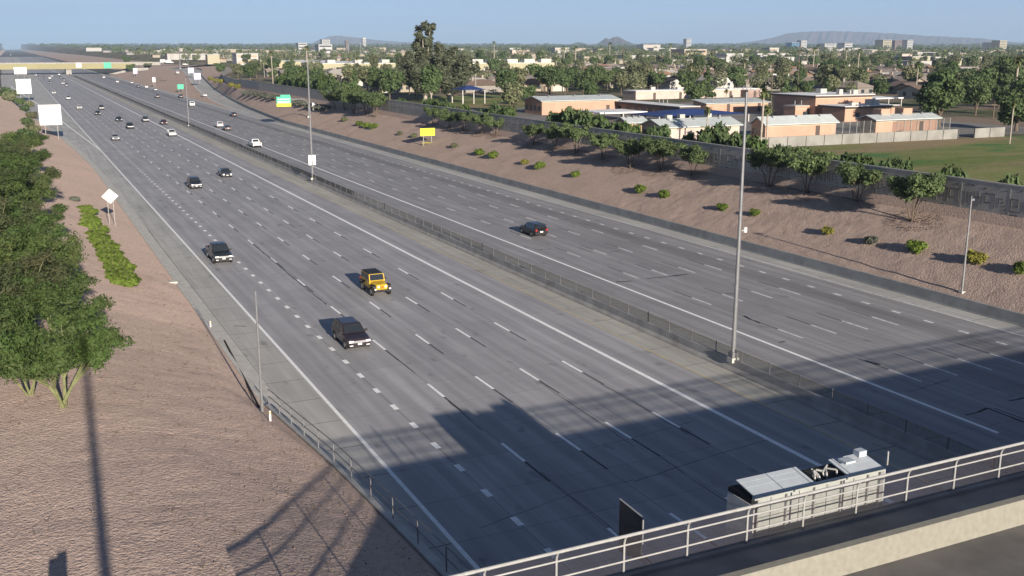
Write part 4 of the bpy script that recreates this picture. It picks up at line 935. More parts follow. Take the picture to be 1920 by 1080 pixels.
def stems_mesh(seed, mat=BARK):
    r = random.Random(seed); m = MB()
    for i in range(5):
        a = i * 1.26; m.cyl((0, 0, -.15), (math.cos(a) * .4, math.sin(a) * .4, .55), .03, .012, 5)
    return m.mesh('stem', mat)
_sh = {}
def shrub(loc, s, style, label, group, sz=None, cat='shrub'):
    if style not in _sh:
        mat, n, size, flat = dict(bright=(LF_BRIGHT, 900, .16, 1.0), yellow=(LF_YELL, 900, .16, 1.0), sage=(LF_GREY, 900, .16, .85), dark=(LF_DARK, 1100, .17, 1.1), olive=(LF_OLIVE, 900, .17, 1.0), cover=(LF_BRIGHT, 1500, .13, .45), green=(LF_VERDE, 1200, .17, 1.15))[style]
        _sh[style] = [(shrub_mesh(i * 13 + len(_sh), mat, n, size, flat), stems_mesh(i)) for i in range(3)]
    fm, sm = random.choice(_sh[style]); e = empty('shrub', loc, random.uniform(0, 6.28)); e.scale = (s, s, sz or s); tag(e, label, cat, group)
    mesh_obj('foliage', fm, e); mesh_obj('stem', sm, e); return e
random.seed(11)
ORD = ['first', 'second', 'third', 'fourth', 'fifth', 'sixth', 'seventh', 'eighth', 'ninth', 'tenth', 'eleventh', 'twelfth', 'thirteenth', 'fourteenth', 'fifteenth', 'sixteenth', 'seventeenth', 'eighteenth', 'nineteenth', 'twentieth', 'twenty-first', 'twenty-second', 'twenty-third', 'twenty-fourth', 'twenty-fifth', 'twenty-sixth', 'twenty-seventh', 'twenty-eighth', 'twenty-ninth', 'thirtieth']
# near slope: a belt of green trees
NEAR = [(117, 765, 1.05), (58, 742, .7), (92, 680, 1.05), (45, 625, 1.1), (98, 618, 1.0), (65, 565, 1.1), (38, 517, 1.1), (0, 490, 1.15), (55, 470, 1.05), (20, 440, 1.15), (-5, 405, 1.2), (42, 392, 1.1), (10, 365, 1.2), (62, 376, .9), (40, 344, 1.05), (5, 330, 1.2), (60, 326, .9), (30, 305, 1.1), (55, 292, .95)]
for i, (px, py, s) in enumerate(NEAR):
    p = hit(px, py); lab = 'green feathery tree with a forked pale trunk, last of the belt on the near slope' if i == 0 else f'green feathery tree, {ORD[i]} back from the forked one in the belt on the near slope'
    plant_tree('verde', i % 4, p, s * .98, lab, 'belt of trees on the near slope')
for i, (px, py, s) in enumerate([(48, 268, 1.5), (62, 250, 1.3), (52, 236, 1.2), (60, 222, 1.3), (47, 208, 1.2), (55, 200, 1.3), (38, 196, 1.4), (18, 190, 2.2), (8, 182, 2.4), (30, 180, 1.6)]):
    shrub(hit(px, py), s * 1.6, 'olive' if i % 2 else 'dark', f'{ORD[i]} olive shrub counting from the tree belt toward the white sign backs', 'shrubs by the sign backs')
for i in range(18):                                            # low bright ground cover in a strip
    u = i / 17; px, py = 157 + 78 * u + random.uniform(-6, 6), 393 + 142 * u
    shrub(hit(px, py), (1.25 + .55 * u) * random.uniform(.85, 1.15), 'cover', f'low bright green shrub, {ORD[i]} from the diamond sign in the strip of ground cover', 'ground cover strip on the near slope')
shrub(hit(141, 378), .8, 'sage', 'small grey green bush on its own above the ground cover strip', None)
# far slope: row of small trees below the noise wall
ROWT = [(1712, 415, 1.0), (1605, 379, .95), (1512, 364, 1.05), (1440, 352, 1.05), (1297, 329, .85), (1237, 321, .95), (1180, 315, 1.0), (1130, 299, .85), (1080, 287, 1.0), (1042, 280, .85), (1000, 272, .75), (930, 254, .8), (903, 251, .85), (868, 246, .85), (842, 241, .8), (812, 234, .8)]
for i, (px, py, s) in enumerate(ROWT):
    plant_tree('slope', i % 5, hit(px, py), s * 1.12, f'small multi-stemmed tree below the noise wall, {ORD[i]} in the row from the lamp post', 'row of small trees below the noise wall')
for i, (px, py, s) in enumerate([(704, 220, 1.15), (688, 214, 1.2), (664, 213, 1.35), (646, 207, 1.2), (627, 206, 1.15)]):
    plant_tree('slope', (i + 2) % 5, hit(px, py), s * 1.2, f'flat crowned tree, {ORD[i]} of the clump on the far slope from the yellow sign', 'clump of trees on the far slope')
for i, (px, py, s) in enumerate([(470, 157, 1.9), (447, 152, 1.7), (414, 144, 1.6), (500, 126, 1.9), (246, 139, 1.8), (278, 137, 2.0), (238, 124, 2.2)]):
    plant_tree('round', i % 2, hit(px, py), s * .62, f'dense round dark tree, {ORD[i]} along the banks of the off ramp', 'round trees by the off ramp')
SHR = [(1717, 474, 1.15, 'bright'), (1830, 495, 1.1, 'yellow'), (1552, 440, .8, 'yellow'), (1632, 458, .9, 'sage'), (1415, 405, .8, 'bright'), (1354, 394, .85, 'bright'), (1245, 371, 1.0, 'bright'), (1200, 361, 1.05, 'bright'), (1079, 332, .9, 'bright'), (1012, 317, 1.15, 'bright'), (984, 308, .85, 'yellow'), (924, 297, 1.2, 'bright'), (899, 291, 1.15, 'bright'), (852, 277, .85, 'olive'), (776, 258, .85, 'olive'), (750, 253, .8, 'olive'), (700, 242, 1.3, 'bright'), (687, 239, 1.2, 'bright'), (674, 236, 1.2, 'bright'), (646, 228, 1.1, 'olive'), (1916, 512, 1.0, 'bright')]
for i, (px, py, s, st) in enumerate(SHR):
    shrub(hit(px, py), s, st, f'{dict(bright="bright green", yellow="yellowish", sage="grey", olive="olive")[st]} rounded shrub, {ORD[i]} on the bare far slope', 'shrubs on the bare far slope')
for i, (px, py) in enumerate([(462, 177), (472, 179), (483, 181), (494, 183), (505, 185), (517, 187), (558, 197), (570, 200), (583, 204), (596, 206), (608, 207)]):
    shrub(hit(px, py), 2.3 + .3 * (i % 3), 'sage', f'grey sage bush, {ORD[i]} of the band behind the guide sign', 'band of grey sage bushes', 1.9)
for i, (px, py) in enumerate([(395, 150), (405, 154), (415, 156), (434, 163), (446, 166)]): shrub(hit(px, py), 1.9, 'yellow', f'yellowish low bush, {ORD[i]} of five under the round trees by the ramp', 'low bushes under the round trees')
for i, (px, py) in enumerate([(290, 150), (299, 153), (307, 156)]): 
    g = at(px, py, .6); shrub(g, 3.2, 'sage', f'grey bush, {ORD[i]} of three on the gravel island by the ramp', 'bushes on the gravel island', 2.2)

# loose stones and dry twigs strewn over the near slope
rs = np.random.default_rng(9); m = MB()
for _ in range(5200):
    y = 28 + 85 * rs.random() ** 1.3; d = .6 + 15 * rs.random(); x = lerp(LTOE, y) - d; s_ = .015 + .04 * rs.random() ** 4; z = hz(x, y); a = rs.random() * 6.28
    m.add([(x + s_ * 1.3 * math.cos(a), y + s_ * 1.3 * math.sin(a), z), (x - s_ * math.sin(a), y + s_ * math.cos(a), z), (x - s_ * 1.2 * math.cos(a), y - s_ * 1.2 * math.sin(a), z), (x + s_ * math.sin(a), y - s_ * math.cos(a), z), (x + s_ * .2, y, z + s_ * 1.1)], [(0, 1, 4), (1, 2, 4), (2, 3, 4), (3, 0, 4)])
tag(m.build('gravel', M('loose_stone', (.22, .165, .14), .95, .3, 5, obj=False)), 'loose stones strewn on the near slope', None, None, 'stuff')
m = MB()
for _ in range(420):
    y = 30 + 80 * rs.random(); d = .5 + 14 * rs.random() ** 1.6; x = lerp(LTOE, y) - d; z = hz(x, y)
    for k in range(int(rs.integers(3, 9))):
        a = rs.random() * 6.28; L = .08 + .2 * rs.random(); m.cyl((x, y, z), (x + math.cos(a) * L, y + math.sin(a) * L, z + .05 + .12 * rs.random()), .006, .003, 3, False)
tag(m.build('weeds', M('dry_weed', (.20, .15, .10), .95, .3, 5, obj=False)), 'dry weeds and twigs scattered on the near slope', None, None, 'stuff')

# dark leaf litter under the row of small trees on the far slope
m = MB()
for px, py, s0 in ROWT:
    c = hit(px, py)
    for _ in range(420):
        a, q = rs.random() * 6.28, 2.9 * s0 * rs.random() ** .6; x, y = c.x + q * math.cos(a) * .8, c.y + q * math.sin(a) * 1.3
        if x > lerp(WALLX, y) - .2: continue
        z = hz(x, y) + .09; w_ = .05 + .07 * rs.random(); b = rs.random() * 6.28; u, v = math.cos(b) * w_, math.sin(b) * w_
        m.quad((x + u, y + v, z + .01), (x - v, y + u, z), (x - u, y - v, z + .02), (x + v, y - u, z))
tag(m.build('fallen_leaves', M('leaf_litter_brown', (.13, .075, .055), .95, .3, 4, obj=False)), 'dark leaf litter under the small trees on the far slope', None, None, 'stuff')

# ------------------------------------------------------------------ the school and its neighbours beyond the noise wall
SALMON = M('salmon_stucco', (.45, .275, .20), .9, .10, .4, .1); PINK = M('pink_stucco', (.47, .385, .345), .9, .1, .4); ROOFM = M('metal_roof_pale', (.46, .50, .50), .5, .1, .6); ROOFW = M('white_roof_membrane', (.78, .78, .77), .7, .08, .3); TANW = M('tan_stucco', (.46, .40, .29), .9, .1, .4)
BROWNW = M('brown_stucco', (.30, .21, .19), .9, .1, .4); FASC = M('dark_fascia', (.09, .07, .06), .8); BLUEC = M('blue_canopy', (.025, .05, .17), .6, .1, .5); BLUEL = M('pale_blue_canopy', (.12, .24, .40), .6); POSTW = M('white_post', (.42, .41, .38), .6); WINM = M('window_glass', (.03, .04, .05), .2, spec=.6); CREAMW = M('cream_stucco', (.36, .335, .225), .9, .08, .2)
def proj(p):
    d = Vector(p) - CAM; x = d.x * _cy - d.y * _sy; fwd = d.x * _sy + d.y * _cy
    z = fwd * _cp - d.z * _sp; y = fwd * _sp + d.z * _cp
    return (960 + FPX * x / z, 540 - FPX * y / z) if z > 1 else (-1, -1)
def survey(cx, top, base, right, left):
    c = at(cx, base, ZR); zt = on_y(cx, top, c.y).z; x1 = on_y(right, (top + base) / 2, c.y).x; y1 = on_x(left, (top + base) / 2, c.x).y
    return c.x, x1, c.y, min(y1, c.y + 70), zt
def building(cx, top, base, right, left, label, wall=SALMON, roof=ROOFM, kind='gable', rise=1.2, over=.5, wins=3, y1=None, swins=4):
    x0, x1, y0, yb, zt = survey(cx, top, base, right, left); yb = y1 if y1 else max(yb, y0 + 4)
    e = empty('school_building', ((x0 + x1) / 2, y0, ZR)); tag(e, label, 'building')
    w, d, h = x1 - x0, yb - y0, zt - ZR
    MB().box(-w / 2, w / 2, 0, d, -.3, h).build('wall', wall, e)
    if kind == 'gable':
        m = MB().prism([(-over, h - .05), (d / 2, h + rise), (d + over, h - .05), (d + over, h + .12), (d / 2, h + rise + .17), (-over, h + .12)], -w / 2 - over, w / 2 + over, 'x'); m.build('roof', roof, e)
        MB().prism([(0, h - .01), (d / 2, h + rise - .02), (d, h - .01)], -w / 2, w / 2, 'x').build('gable', wall, e)
    elif kind == 'shed':
        MB().prism([(-over, h), (-over, h + .15), (d + over, h + rise + .15), (d + over, h + rise)], -w / 2 - over, w / 2 + over, 'x').build('roof', roof, e)
        MB().prism([(0, h - .01), (d, h + rise - .02), (d, h - .01)], -w / 2, w / 2, 'x').build('gable', wall, e)
    else:
        MB().box(-w / 2 - over, w / 2 + over, -over, d + over, h, h + .35).build('fascia', FASC if over > .3 else wall, e); MB().box(-w / 2 - over + .05, w / 2 + over - .05, -over + .05, d + over - .05, h + .35, h + .45).build('roof', roof, e)
    for i in range(wins):
        x = -w / 2 + w * (i + .5) / wins; wd = MB().box(x - .6, x + .6, -.06, -.003, min(1.1, h * .3), min(2.2, h * .65)).build('window', WINM, e); MB().box(x - .68, x + .68, -.1, -.062, min(1.1, h * .3) - .08, min(1.1, h * .3)).build('sill', POSTW, wd)
    for i in range(swins):
        y = d * (i + .5) / swins; MB().box(-w / 2 - .06, -w / 2 - .003, y - .6, y + .6, min(1.0, h * .3), min(2.2, h * .7)).build('window', WINM, e)
    if kind == 'flat' and w > 8:
        for i in range(4): x, y = random.uniform(-w * .4, w * .35), random.uniform(d * .15, d * .8); MB().box(x, x + random.uniform(.8, 2.2), y, y + random.uniform(.8, 1.8), h + .45, h + random.uniform(1.0, 1.7)).build('roof_unit', POSTW, e)
    else:
        for i in range(3): x = -w / 2 + w * (i + .5) / 3; MB().cyl((x, d * .35, h + rise * .5), (x, d * .35, h + rise * .7 + .7), .14, n=6).build('roof_vent', STEEL_D, e)
    for i in range(max(1, int(w / 9))): x = -w / 2 + w * (i + .8) / max(1, int(w / 9)) - 1; MB().box(x - .5, x + .5, -.05, -.003, 0, 2.1).build('door', FASC, e)
    MB().box(-w / 2 + .2, w / 2 - .2, -.03, -.002, h - .35, h - .2).build('trim_band', TANW, e)
    return e, w, d, h
random.seed(5)
building(1016, 190, 216, 1160, 984, 'salmon school building with low pitched roof, next to the pale blue canopy', rise=.9, wins=0)
building(1177, 231, 250, 1212, 1156, 'small gabled salmon shed tucked beside the grey roofed classroom', rise=.9, wins=0, swins=1)
e, w, d, h = building(1243, 240, 264, 1386, 1203, 'grey roofed pink classroom block right behind the noise wall', wall=PINK, rise=1.2, wins=0, swins=3)
for x, y in ((-w * .1, d * .62), (w * .25, d * .6), (-w * .3, d * .5)): MB().box(x - .55, x + .55, y - .5, y + .5, h + .9, h + 2.0).build('air_handler', POSTW, e)
building(1434, 235, 261, 1566, 1417, 'long salmon classroom with pale metal roof behind the block wall', rise=1.3, wins=0, swins=2)
building(1527, 183, 224, 1634, 1449, 'tall brown sided school hall with white roof', wall=SALMON, roof=ROOFW, kind='flat', wins=0, swins=0)
building(1490, 202, 224, 1527, 1478, 'low salmon annex against the tall school hall', kind='flat', over=.1, wins=1, swins=0)
building(1583, 203, 229, 1677, 1541, 'mid height salmon block with white eaves in front of the tall hall', roof=ROOFW, kind='flat', over=.8, wins=2, swins=0)
e, w, d, h = building(1641, 226, 251, 1756, 1612, 'low salmon building with two roof boxes, palm shadows on its wall', rise=.8, over=.7, wins=0, swins=2)
for x in (-w * .24, w * .12): MB().box(x - 1.2, x + 1.2, d * .45, d * .45 + 2.2, h + .3, h + 2.0).build('roof_box', SALMON, e)
building(1276, 203, 224, 1300, 1156, 'long school wing with white roof and shaded colonnade', roof=ROOFW, kind='flat', over=1.2, wins=0, swins=9, wall=BROWNW)
building(1192, 173, 187, 1428, 1168, 'rear pink school wing with flat white roof', wall=PINK, roof=ROOFW, kind='flat', over=.1, wins=0, swins=0)
building(1324, 195, 212, 1440, 1300, 'school wing with orange front behind the leafy courtyard tree', roof=ROOFM, kind='shed', rise=.8, wins=0, swins=0)
building(1402, 171, 183, 1424, 1366, 'dark penthouse block on the rear school wing', wall=BROWNW, roof=ROOFM, kind='flat', over=.1, wins=0, swins=2)
def canopy(px0, px1, yt, ye, yb, depth, label, mat, rise=True, posts=3):
    g = at((px0 + px1) / 2, yb, ZR); a, b = on_y(px0, ye, g.y), on_y(px1, ye, g.y); zt = max(on_y((px0 + px1) / 2, yt, g.y + depth / 2).z, a.z + .2); w = b.x - a.x; h = a.z - ZR
    e = empty('shade_canopy', ((a.x + b.x) / 2, g.y, ZR)); tag(e, label, 'canopy', 'shade canopies')
    if rise: MB().loft([[(-w / 2, 0, h), (w / 2, 0, h), (w / 2, depth, h), (-w / 2, depth, h)], [(-w * .08, depth * .42, zt - ZR), (w * .08, depth * .42, zt - ZR), (w * .08, depth * .58, zt - ZR), (-w * .08, depth * .58, zt - ZR)]]).build('roof', mat, e)
    else: MB().box(-w / 2, w / 2, 0, depth, h, h + .3).build('roof', mat, e)
    for i in range(posts):
        x = -w / 2 + .4 + (w - .8) * i / (posts - 1)
        for y in (.4, depth - .4): MB().box(x - .14, x + .14, y - .14, y + .14, -.3, h + .05).build('post', POSTW, e)
canopy(1068, 1164, 188, 198, 212, 13, 'blue hipped shade canopy beside the salmon school building', BLUEL)
canopy(1235, 1408, 203, 219, 231, 12, 'long dark blue shade sail in front of the school colonnade', BLUEC, posts=4)
canopy(1125, 1214, 208, 214, 228, 11, 'flat white shelter roof on posts between the two blue canopies', ROOFW, False)
canopy(866, 912, 160, 169, 195, 9, 'blue ramada with white posts on the park lawn', BLUEC)
canopy(1571, 1602, 162, 168, 173, 9, 'pale blue small canopy, one of the twin pair behind the school hall', BLUEL); canopy(1604, 1636, 162, 168, 173, 9, 'second pale blue small canopy, nearer the white shelter', BLUEL)
canopy(1642, 1694, 177, 186, 200, 16, 'white flat shelter behind the tall school hall', ROOFW, False)
# block wall, lawns, path
a, b = at(1405, 279, ZR), at(1884, 256, ZR); n = 15
bwl = empty('block_wall', (0, 0, ZR)); tag(bwl, 'long low grey block wall bordering the school field', 'wall')
BLK = M('grey_block', (.235, .23, .215), .9, .22, .35, .2, obj=False)
for i in range(n):
    p, q = a.lerp(b, i / n), a.lerp(b, (i + 1) / n)
    if i == 12: continue
    MB().box(p.x + .02, q.x - .02, p.y, p.y + .25, -.3, 1.75).build('panel', BLK, bwl)
def sheet(name, pts, z, mat, label): tag(MB().quad(*[(x, y, z) for x, y in pts]).build(name, mat), label, None, None, 'structure')
sheet('lawn', [(73, 30), (260, 30), (260, b.y - 1), (95, a.y - 1), (73, a.y - 1)], ZR + .02, LAWN, 'worn green school field behind the noise wall')
sheet('lawn', [(98, 262), (150, 262), (150, 345), (98, 330)], ZR + .02, LAWN, 'green park lawn around the blue ramada')
sheet('path', [(77, 255), (81, 255), (88, 520), (83, 520)], ZR + .02, GRAVEL, 'bare dirt track behind the noise wall')
sheet('pavement', [(88, 138), (175, 138), (175, 262), (88, 262)], ZR + .012, M('school_yard', (.20, .19, .18), .9, .2, .05, obj=False), 'grey paved school yard')
# chain link fence by the school
fe_ = empty('chain_fence', (0, 0, ZR)); tag(fe_, 'tall chain link fence with grey posts behind the block wall', 'fence')
p0, p1 = at(1566, 254, ZR), at(1780, 245, ZR)
for i in range(18):
    p = p0.lerp(p1, i / 17); MB().cyl((p.x, p.y, -.2), (p.x, p.y, 2.6), .05, n=6).build('post', STEEL_L, fe_)
MB().quad((p0.x, p0.y, 0), (p1.x, p1.y, 0), (p1.x, p1.y, 2.55), (p0.x, p0.y, 2.55)).build('wire_mesh', WIRE, fe_)
for px, yb, yt, lab in [(1445, 205, 118, 'wooden utility pole among houses behind the school'), (1494, 186, 84, 'dark tall utility pole right of centre skyline'), (1799, 190, 148, 'utility pole beside the largest dark tree'), (1862, 222, 190, 'street light pole with a cross arm behind the school field'), (654, 115, 83, 'pale tall field light by the warehouses'), (677, 113, 80, 'second pale field light by the warehouses'), (1168, 135, 88, 'dark utility pole in the suburb above the school'), (892, 180, 118, 'pale pole behind the blue ramada'), (1335, 150, 95, 'utility pole above the rear school wing')]:
    g = at(px, yb, ZR); D = math.hypot(g.x - CAM.x, g.y); d = ray(px, yt); zt = CAM.z + d.z * D / math.hypot(d.x, d.y)
    e = empty('utility_pole', g); tag(e, lab, 'pole', 'utility poles'); MB().cyl((0, 0, -.3), (0, 0, zt - ZR), .16 if px > 700 else .3, .1 if px > 700 else .2, 7).build('shaft', BARK if px > 900 else STEEL_L, e); MB().box(-1.1, 1.1, -.06, .06, zt - ZR - .8, zt - ZR - .66).build('cross_arm', BARK if px > 900 else STEEL_L, e)
# warehouses
x0, x1, y0, yb, zt = survey(602, 118, 141, 742, 500)
wh = empty('warehouse', (x0, y0, ZR)); tag(wh, 'cream warehouse with painted dark shade between piers', 'building')
yb = y0 + 190; h = zt - ZR
MB().box(0, x1 - x0, 0, yb - y0, -.3, h - .5).build('wall', CREAMW, wh); MB().box(.4, x1 - x0 - .4, .4, yb - y0 - .4, h - .5, h - .35).build('roof', ROOFW, wh)
for i in range(5):
    y = [4, 48, 92, 138, 180][i]; MB().box(-7, -.02, y, y + 9, -.3, h + .3).build('pier', CREAMW, wh); 
    if i < 4: MB().box(-.5, -.02, y + 12, y + 38, .2, h - 2).build('shade_panel', FASC, wh)  # dark panels stand in for shade on the south face between piers
for i in range(4): MB().box(20 + i * 16, 24 + i * 16, -.3, -.02, .5, 4).build('door', FASC, wh); MB().box(10 + i * 18, 15 + i * 18, 20, 26, h - .35, h + 1.6).build('air_handler', POSTW, wh)
x0, x1, y0, yb, zt = survey(876, 118, 143, 1040, 868)
w2 = empty('warehouse', (x0, y0, ZR)); tag(w2, 'long cream windowless warehouse right of the tall eucalyptus', 'building'); h = zt - ZR
MB().box(0, x1 - x0, 0, 45, -.3, h - .3).build('wall', CREAMW, w2); MB().box(.3, x1 - x0 - .3, .3, 44.7, h - .3, h - .15).build('roof', ROOFW, w2)
for i in range(5): MB().box(6 + i * 12, 13 + i * 12, 6 + i, 14, h - .15, h + 2).build('air_handler', POSTW, w2)

# ------------------------------------------------------------------ houses
def pal_mat(name, cols, rough=.9):
    t = NT(name); oi = t.new('ShaderNodeObjectInfo'); cr_ = t.new('ShaderNodeValToRGB'); cr_.color_ramp.interpolation = 'CONSTANT'
    el = cr_.color_ramp.elements
    for i, c in enumerate(cols):
        q = el[i] if i < 2 else el.new(i / len(cols)); q.position = i / len(cols); q.color = (*c, 1)
    t.link(oi.outputs['Random'], cr_.inputs[0]); f = t.rng(t.noise(t.pos(), 1.2, 4), .3, .7, .8, 1.2)
    return t.fin(t.scale(cr_.outputs[0], f), rough, .25)
RC = [('brown', (.17, .12, .095)), ('grey', (.22, .19, .17)), ('charcoal', (.12, .10, .095)), ('tan', (.28, .235, .20)), ('terracotta', (.30, .17, .11)), ('umber', (.19, .155, .13)), ('pale', (.36, .34, .31)), ('chocolate', (.14, .105, .09))]
WC = [('sand', (.31, .27, .21)), ('white', (.40, .385, .35)), ('buff', (.28, .22, .17)), ('cream', (.35, .31, .245)), ('stone', (.25, .23, .21)), ('bright white', (.46, .45, .435))]
HR = {n: M('shingle_' + n, c, .9, .2, 1.2) for n, c in RC}; HWM = {n: M('stucco_' + n.replace(' ', '_'), c, .9, .1, .6) for n, c in WC}
HROOF, HWALL = HR['brown'], HWM['sand']
def house_proto(v):
    r = random.Random(v * 17 + 3); P = []; w, d, h = r.uniform(13, 17), r.uniform(8.5, 10.5), 2.75; rise = r.uniform(1.5, 2.1); ov = .6
    P.append(('wall', MB().box(-w / 2, w / 2, -d / 2, d / 2, -.3, h).mesh('wall', HWALL)))
    if v % 2 == 0:
        m = MB().prism([(-d / 2 - ov, h - .15), (0, h + rise), (d / 2 + ov, h - .15), (d / 2 + ov, h + .05), (0, h + rise + .22), (-d / 2 - ov, h + .05)], -w / 2 - ov, w / 2 + ov, 'x'); P.append(('gable', MB().prism([(-d / 2, h - .01), (0, h + rise - .03), (d / 2, h - .01)], -w / 2, w / 2, 'x').mesh('gable', HWALL)))
    else:
        m = MB().loft([[(-w / 2 - ov, -d / 2 - ov, h - .1), (w / 2 + ov, -d / 2 - ov, h - .1), (w / 2 + ov, d / 2 + ov, h - .1), (-w / 2 - ov, d / 2 + ov, h - .1)], [(-w / 2 + d / 2, -.1, h + rise), (w / 2 - d / 2, -.1, h + rise), (w / 2 - d / 2, .1, h + rise), (-w / 2 + d / 2, .1, h + rise)]])
    P.append(('roof', m.mesh('roof', HROOF)))
    s = 1 if v % 3 else -1; gx = s * w * .28                     # garage wing toward the street with its own gable
    P.append(('garage_wing', MB().box(gx - 3.2, gx + 3.2, -d / 2 - 3.6, -d / 2 + .02, -.3, h - .02).mesh('garage_wing', HWALL)))
    P.append(('wing_roof', MB().prism([(gx - 3.8, h - .2), (gx, h + 1.25), (gx + 3.8, h - .2), (gx + 3.8, h), (gx, h + 1.45), (gx - 3.8, h)], -d / 2 - 4.2, .5).mesh('wing_roof', HROOF)))
    P.append(('wing_gable', MB().prism([(gx - 3.2, h - .03), (gx, h + 1.2), (gx + 3.2, h - .03)], -d / 2 - 3.6, -d / 2).mesh('wing_gable', HWALL)))
    P.append(('garage_door', MB().box(gx - 2.4, gx + 2.4, -d / 2 - 3.66, -d / 2 - 3.603, 0, 2.2).mesh('garage_door', POSTW)))
    for x in (-s * w * .12, -s * w * .33): P.append(('window', MB().box(x - .8, x + .8, -d / 2 - .06, -d / 2 - .003, .9, 2.1).mesh('window', WINM)))
    P.append(('door', MB().box(s * w * .02 - .5, s * w * .02 + .5, -d / 2 - .07, -d / 2 - .003, 0, 2.1).mesh('door', FASC)))
    for y in (-d * .2, d * .22): P.append(('window', MB().box(-w / 2 - .06, -w / 2 - .003, y - .7, y + .7, .9, 2.1).mesh('window', WINM)))
    if v % 2: P.append(('chimney', MB().box(w * .2, w * .2 + .8, .5, 1.3, h, h + rise + .9).mesh('chimney', HWALL)))
    if v % 3 == 0: P.append(('roof_cooler', MB().box(-w * .2, -w * .2 + 1.1, 1.2, 2.3, h + .6, h + 2.1).mesh('roof_cooler', POSTW)))
    return P
HP = [house_proto(v) for v in range(6)]
_hm = {}
def house(v, loc, rzv, label, group=None, rc=None, wc=None):
    rc = rc or random.choice(RC)[0]; wc = wc or random.choice(WC)[0]
    e = empty('house', loc, rzv); tag(e, label, 'house', group)
    for k, (n_, me_) in enumerate(HP[v % 6]):
        m0 = me_.materials[0]
        if m0 in (HROOF, HWALL):
            key = (v % 6, k, rc if m0 == HROOF else wc)
            if key not in _hm: c = me_.copy(); c.materials[0] = HR[rc] if m0 == HROOF else HWM[wc]; _hm[key] = c
            me_ = _hm[key]
        mesh_obj(n_, me_, e)
    return e
occ = []
def free(x, y, r):
    return all((x - a) ** 2 + (y - b) ** 2 > (r + c) ** 2 for a, b, c in occ)
for o in list(bpy.data.objects):
    if o.parent is None and o.get('category') in ('building', 'canopy'):
        bx = [c.matrix_basis.translation + Vector(v) for c in o.children for v in c.bound_box]
        xs_, ysv = [o.location.x + v.x for v in bx], [o.location.y + v.y for v in bx]
        if max(xs_) - min(xs_) > 300: continue
        X_, Y_ = min(xs_), 0
        while X_ <= max(xs_) + 6:
            Y_ = min(ysv)
            while Y_ <= max(ysv) + 6: occ.append((X_, Y_, 7)); Y_ += 8
            X_ += 8
near_houses = [(890, 168, 1, 'brown roofed house behind the blue ramada'), (948, 166, 2, 'dark roofed house right of the blue ramada'), (735, 172, 0, 'dark brown house in front of the tall eucalyptus'), (680, 160, 3, 'grey roofed house beside the feathery grey tree'), (1075, 162, 2, 'white gabled house left of the rounded willow tree'), (1160, 164, 4, 'red brown roofed house between the two rounded willow trees'), (1290, 160, 0, 'gabled house above the rear school wing'), (1420, 158, 5, 'house with white chimney behind the utility pole'), (1490, 163, 3, 'tan roofed house with a chimney left of the twin canopies'), (1560, 158, 1, 'low house above the tall school hall'), (1680, 165, 2, 'dark roofed house beside the largest dark tree'), (1850, 170, 4, 'white fronted house among the trees at the picture edge')]
for px, py, v, lab in near_houses:
    g = at(px, py, ZR); house(v, g, random.choice([0, math.pi / 2, 0]) + random.uniform(-.05, .05), lab); occ.append((g.x, g.y, 11))
cnt = 0
cells = []
for iy in range(0, 40):
    for ix in range(0, 60):
        x, y = 100 + ix * 22 + random.uniform(-3, 3), 200 + iy * 27 + random.uniform(-4, 4)
        if x < lerp(WALLX, y) + 30 or (x < 250 and y < 340): continue
        px, py = proj((x, y, ZR)); D = math.hypot(x - CAM.x, y)
        if not (230 < px < 1960) or D < 260 or D > 760 or py > 200: continue
        cells.append((D, x, y, px))
cells.sort()
SIDE = [(420, 'above the off ramp'), (560, 'left of the warehouse bays'), (700, 'beyond the warehouse bays'), (860, 'behind the tall eucalyptus'), (960, 'behind the blue ramada'), (1060, 'past the pointed conifer'), (1160, 'above the salmon school building'), (1260, 'above the rear school wing'), (1360, 'above the orange school front'), (1450, 'behind the leaning palms'), (1530, 'above the tall school hall'), (1620, 'behind the twin canopies'), (1720, 'left of the largest dark tree'), (1820, 'past the largest dark tree'), (3000, 'at the picture edge')]
used = set()
def row_of(D): return 'on the nearer street' if D < 400 else 'a street back' if D < 480 else 'two streets back' if D < 560 else 'on the far streets'
for D, x, y, px in cells:
    if cnt >= 190 or not free(x, y, 9.5): continue
    where = next(t for lim, t in SIDE if px < lim)
    for _ in range(40):
        v_, rc, wc = random.randrange(6), random.choice(RC)[0], random.choice(WC)[0]
        lab = f'{wc} house with {rc} {"gabled" if v_ % 2 == 0 else "hipped"} roof {where}, {row_of(D)}'.replace('bright white', 'whitewashed')
        if lab not in used: break
    used.add(lab)
    house(v_, (x, y, zr(x, y)), random.choice([0, 0, math.pi / 2, math.pi, -math.pi / 2]) + random.uniform(-.04, .04), lab, f'suburban houses {where}', rc, wc)
    occ.append((x, y, 10)); cnt += 1

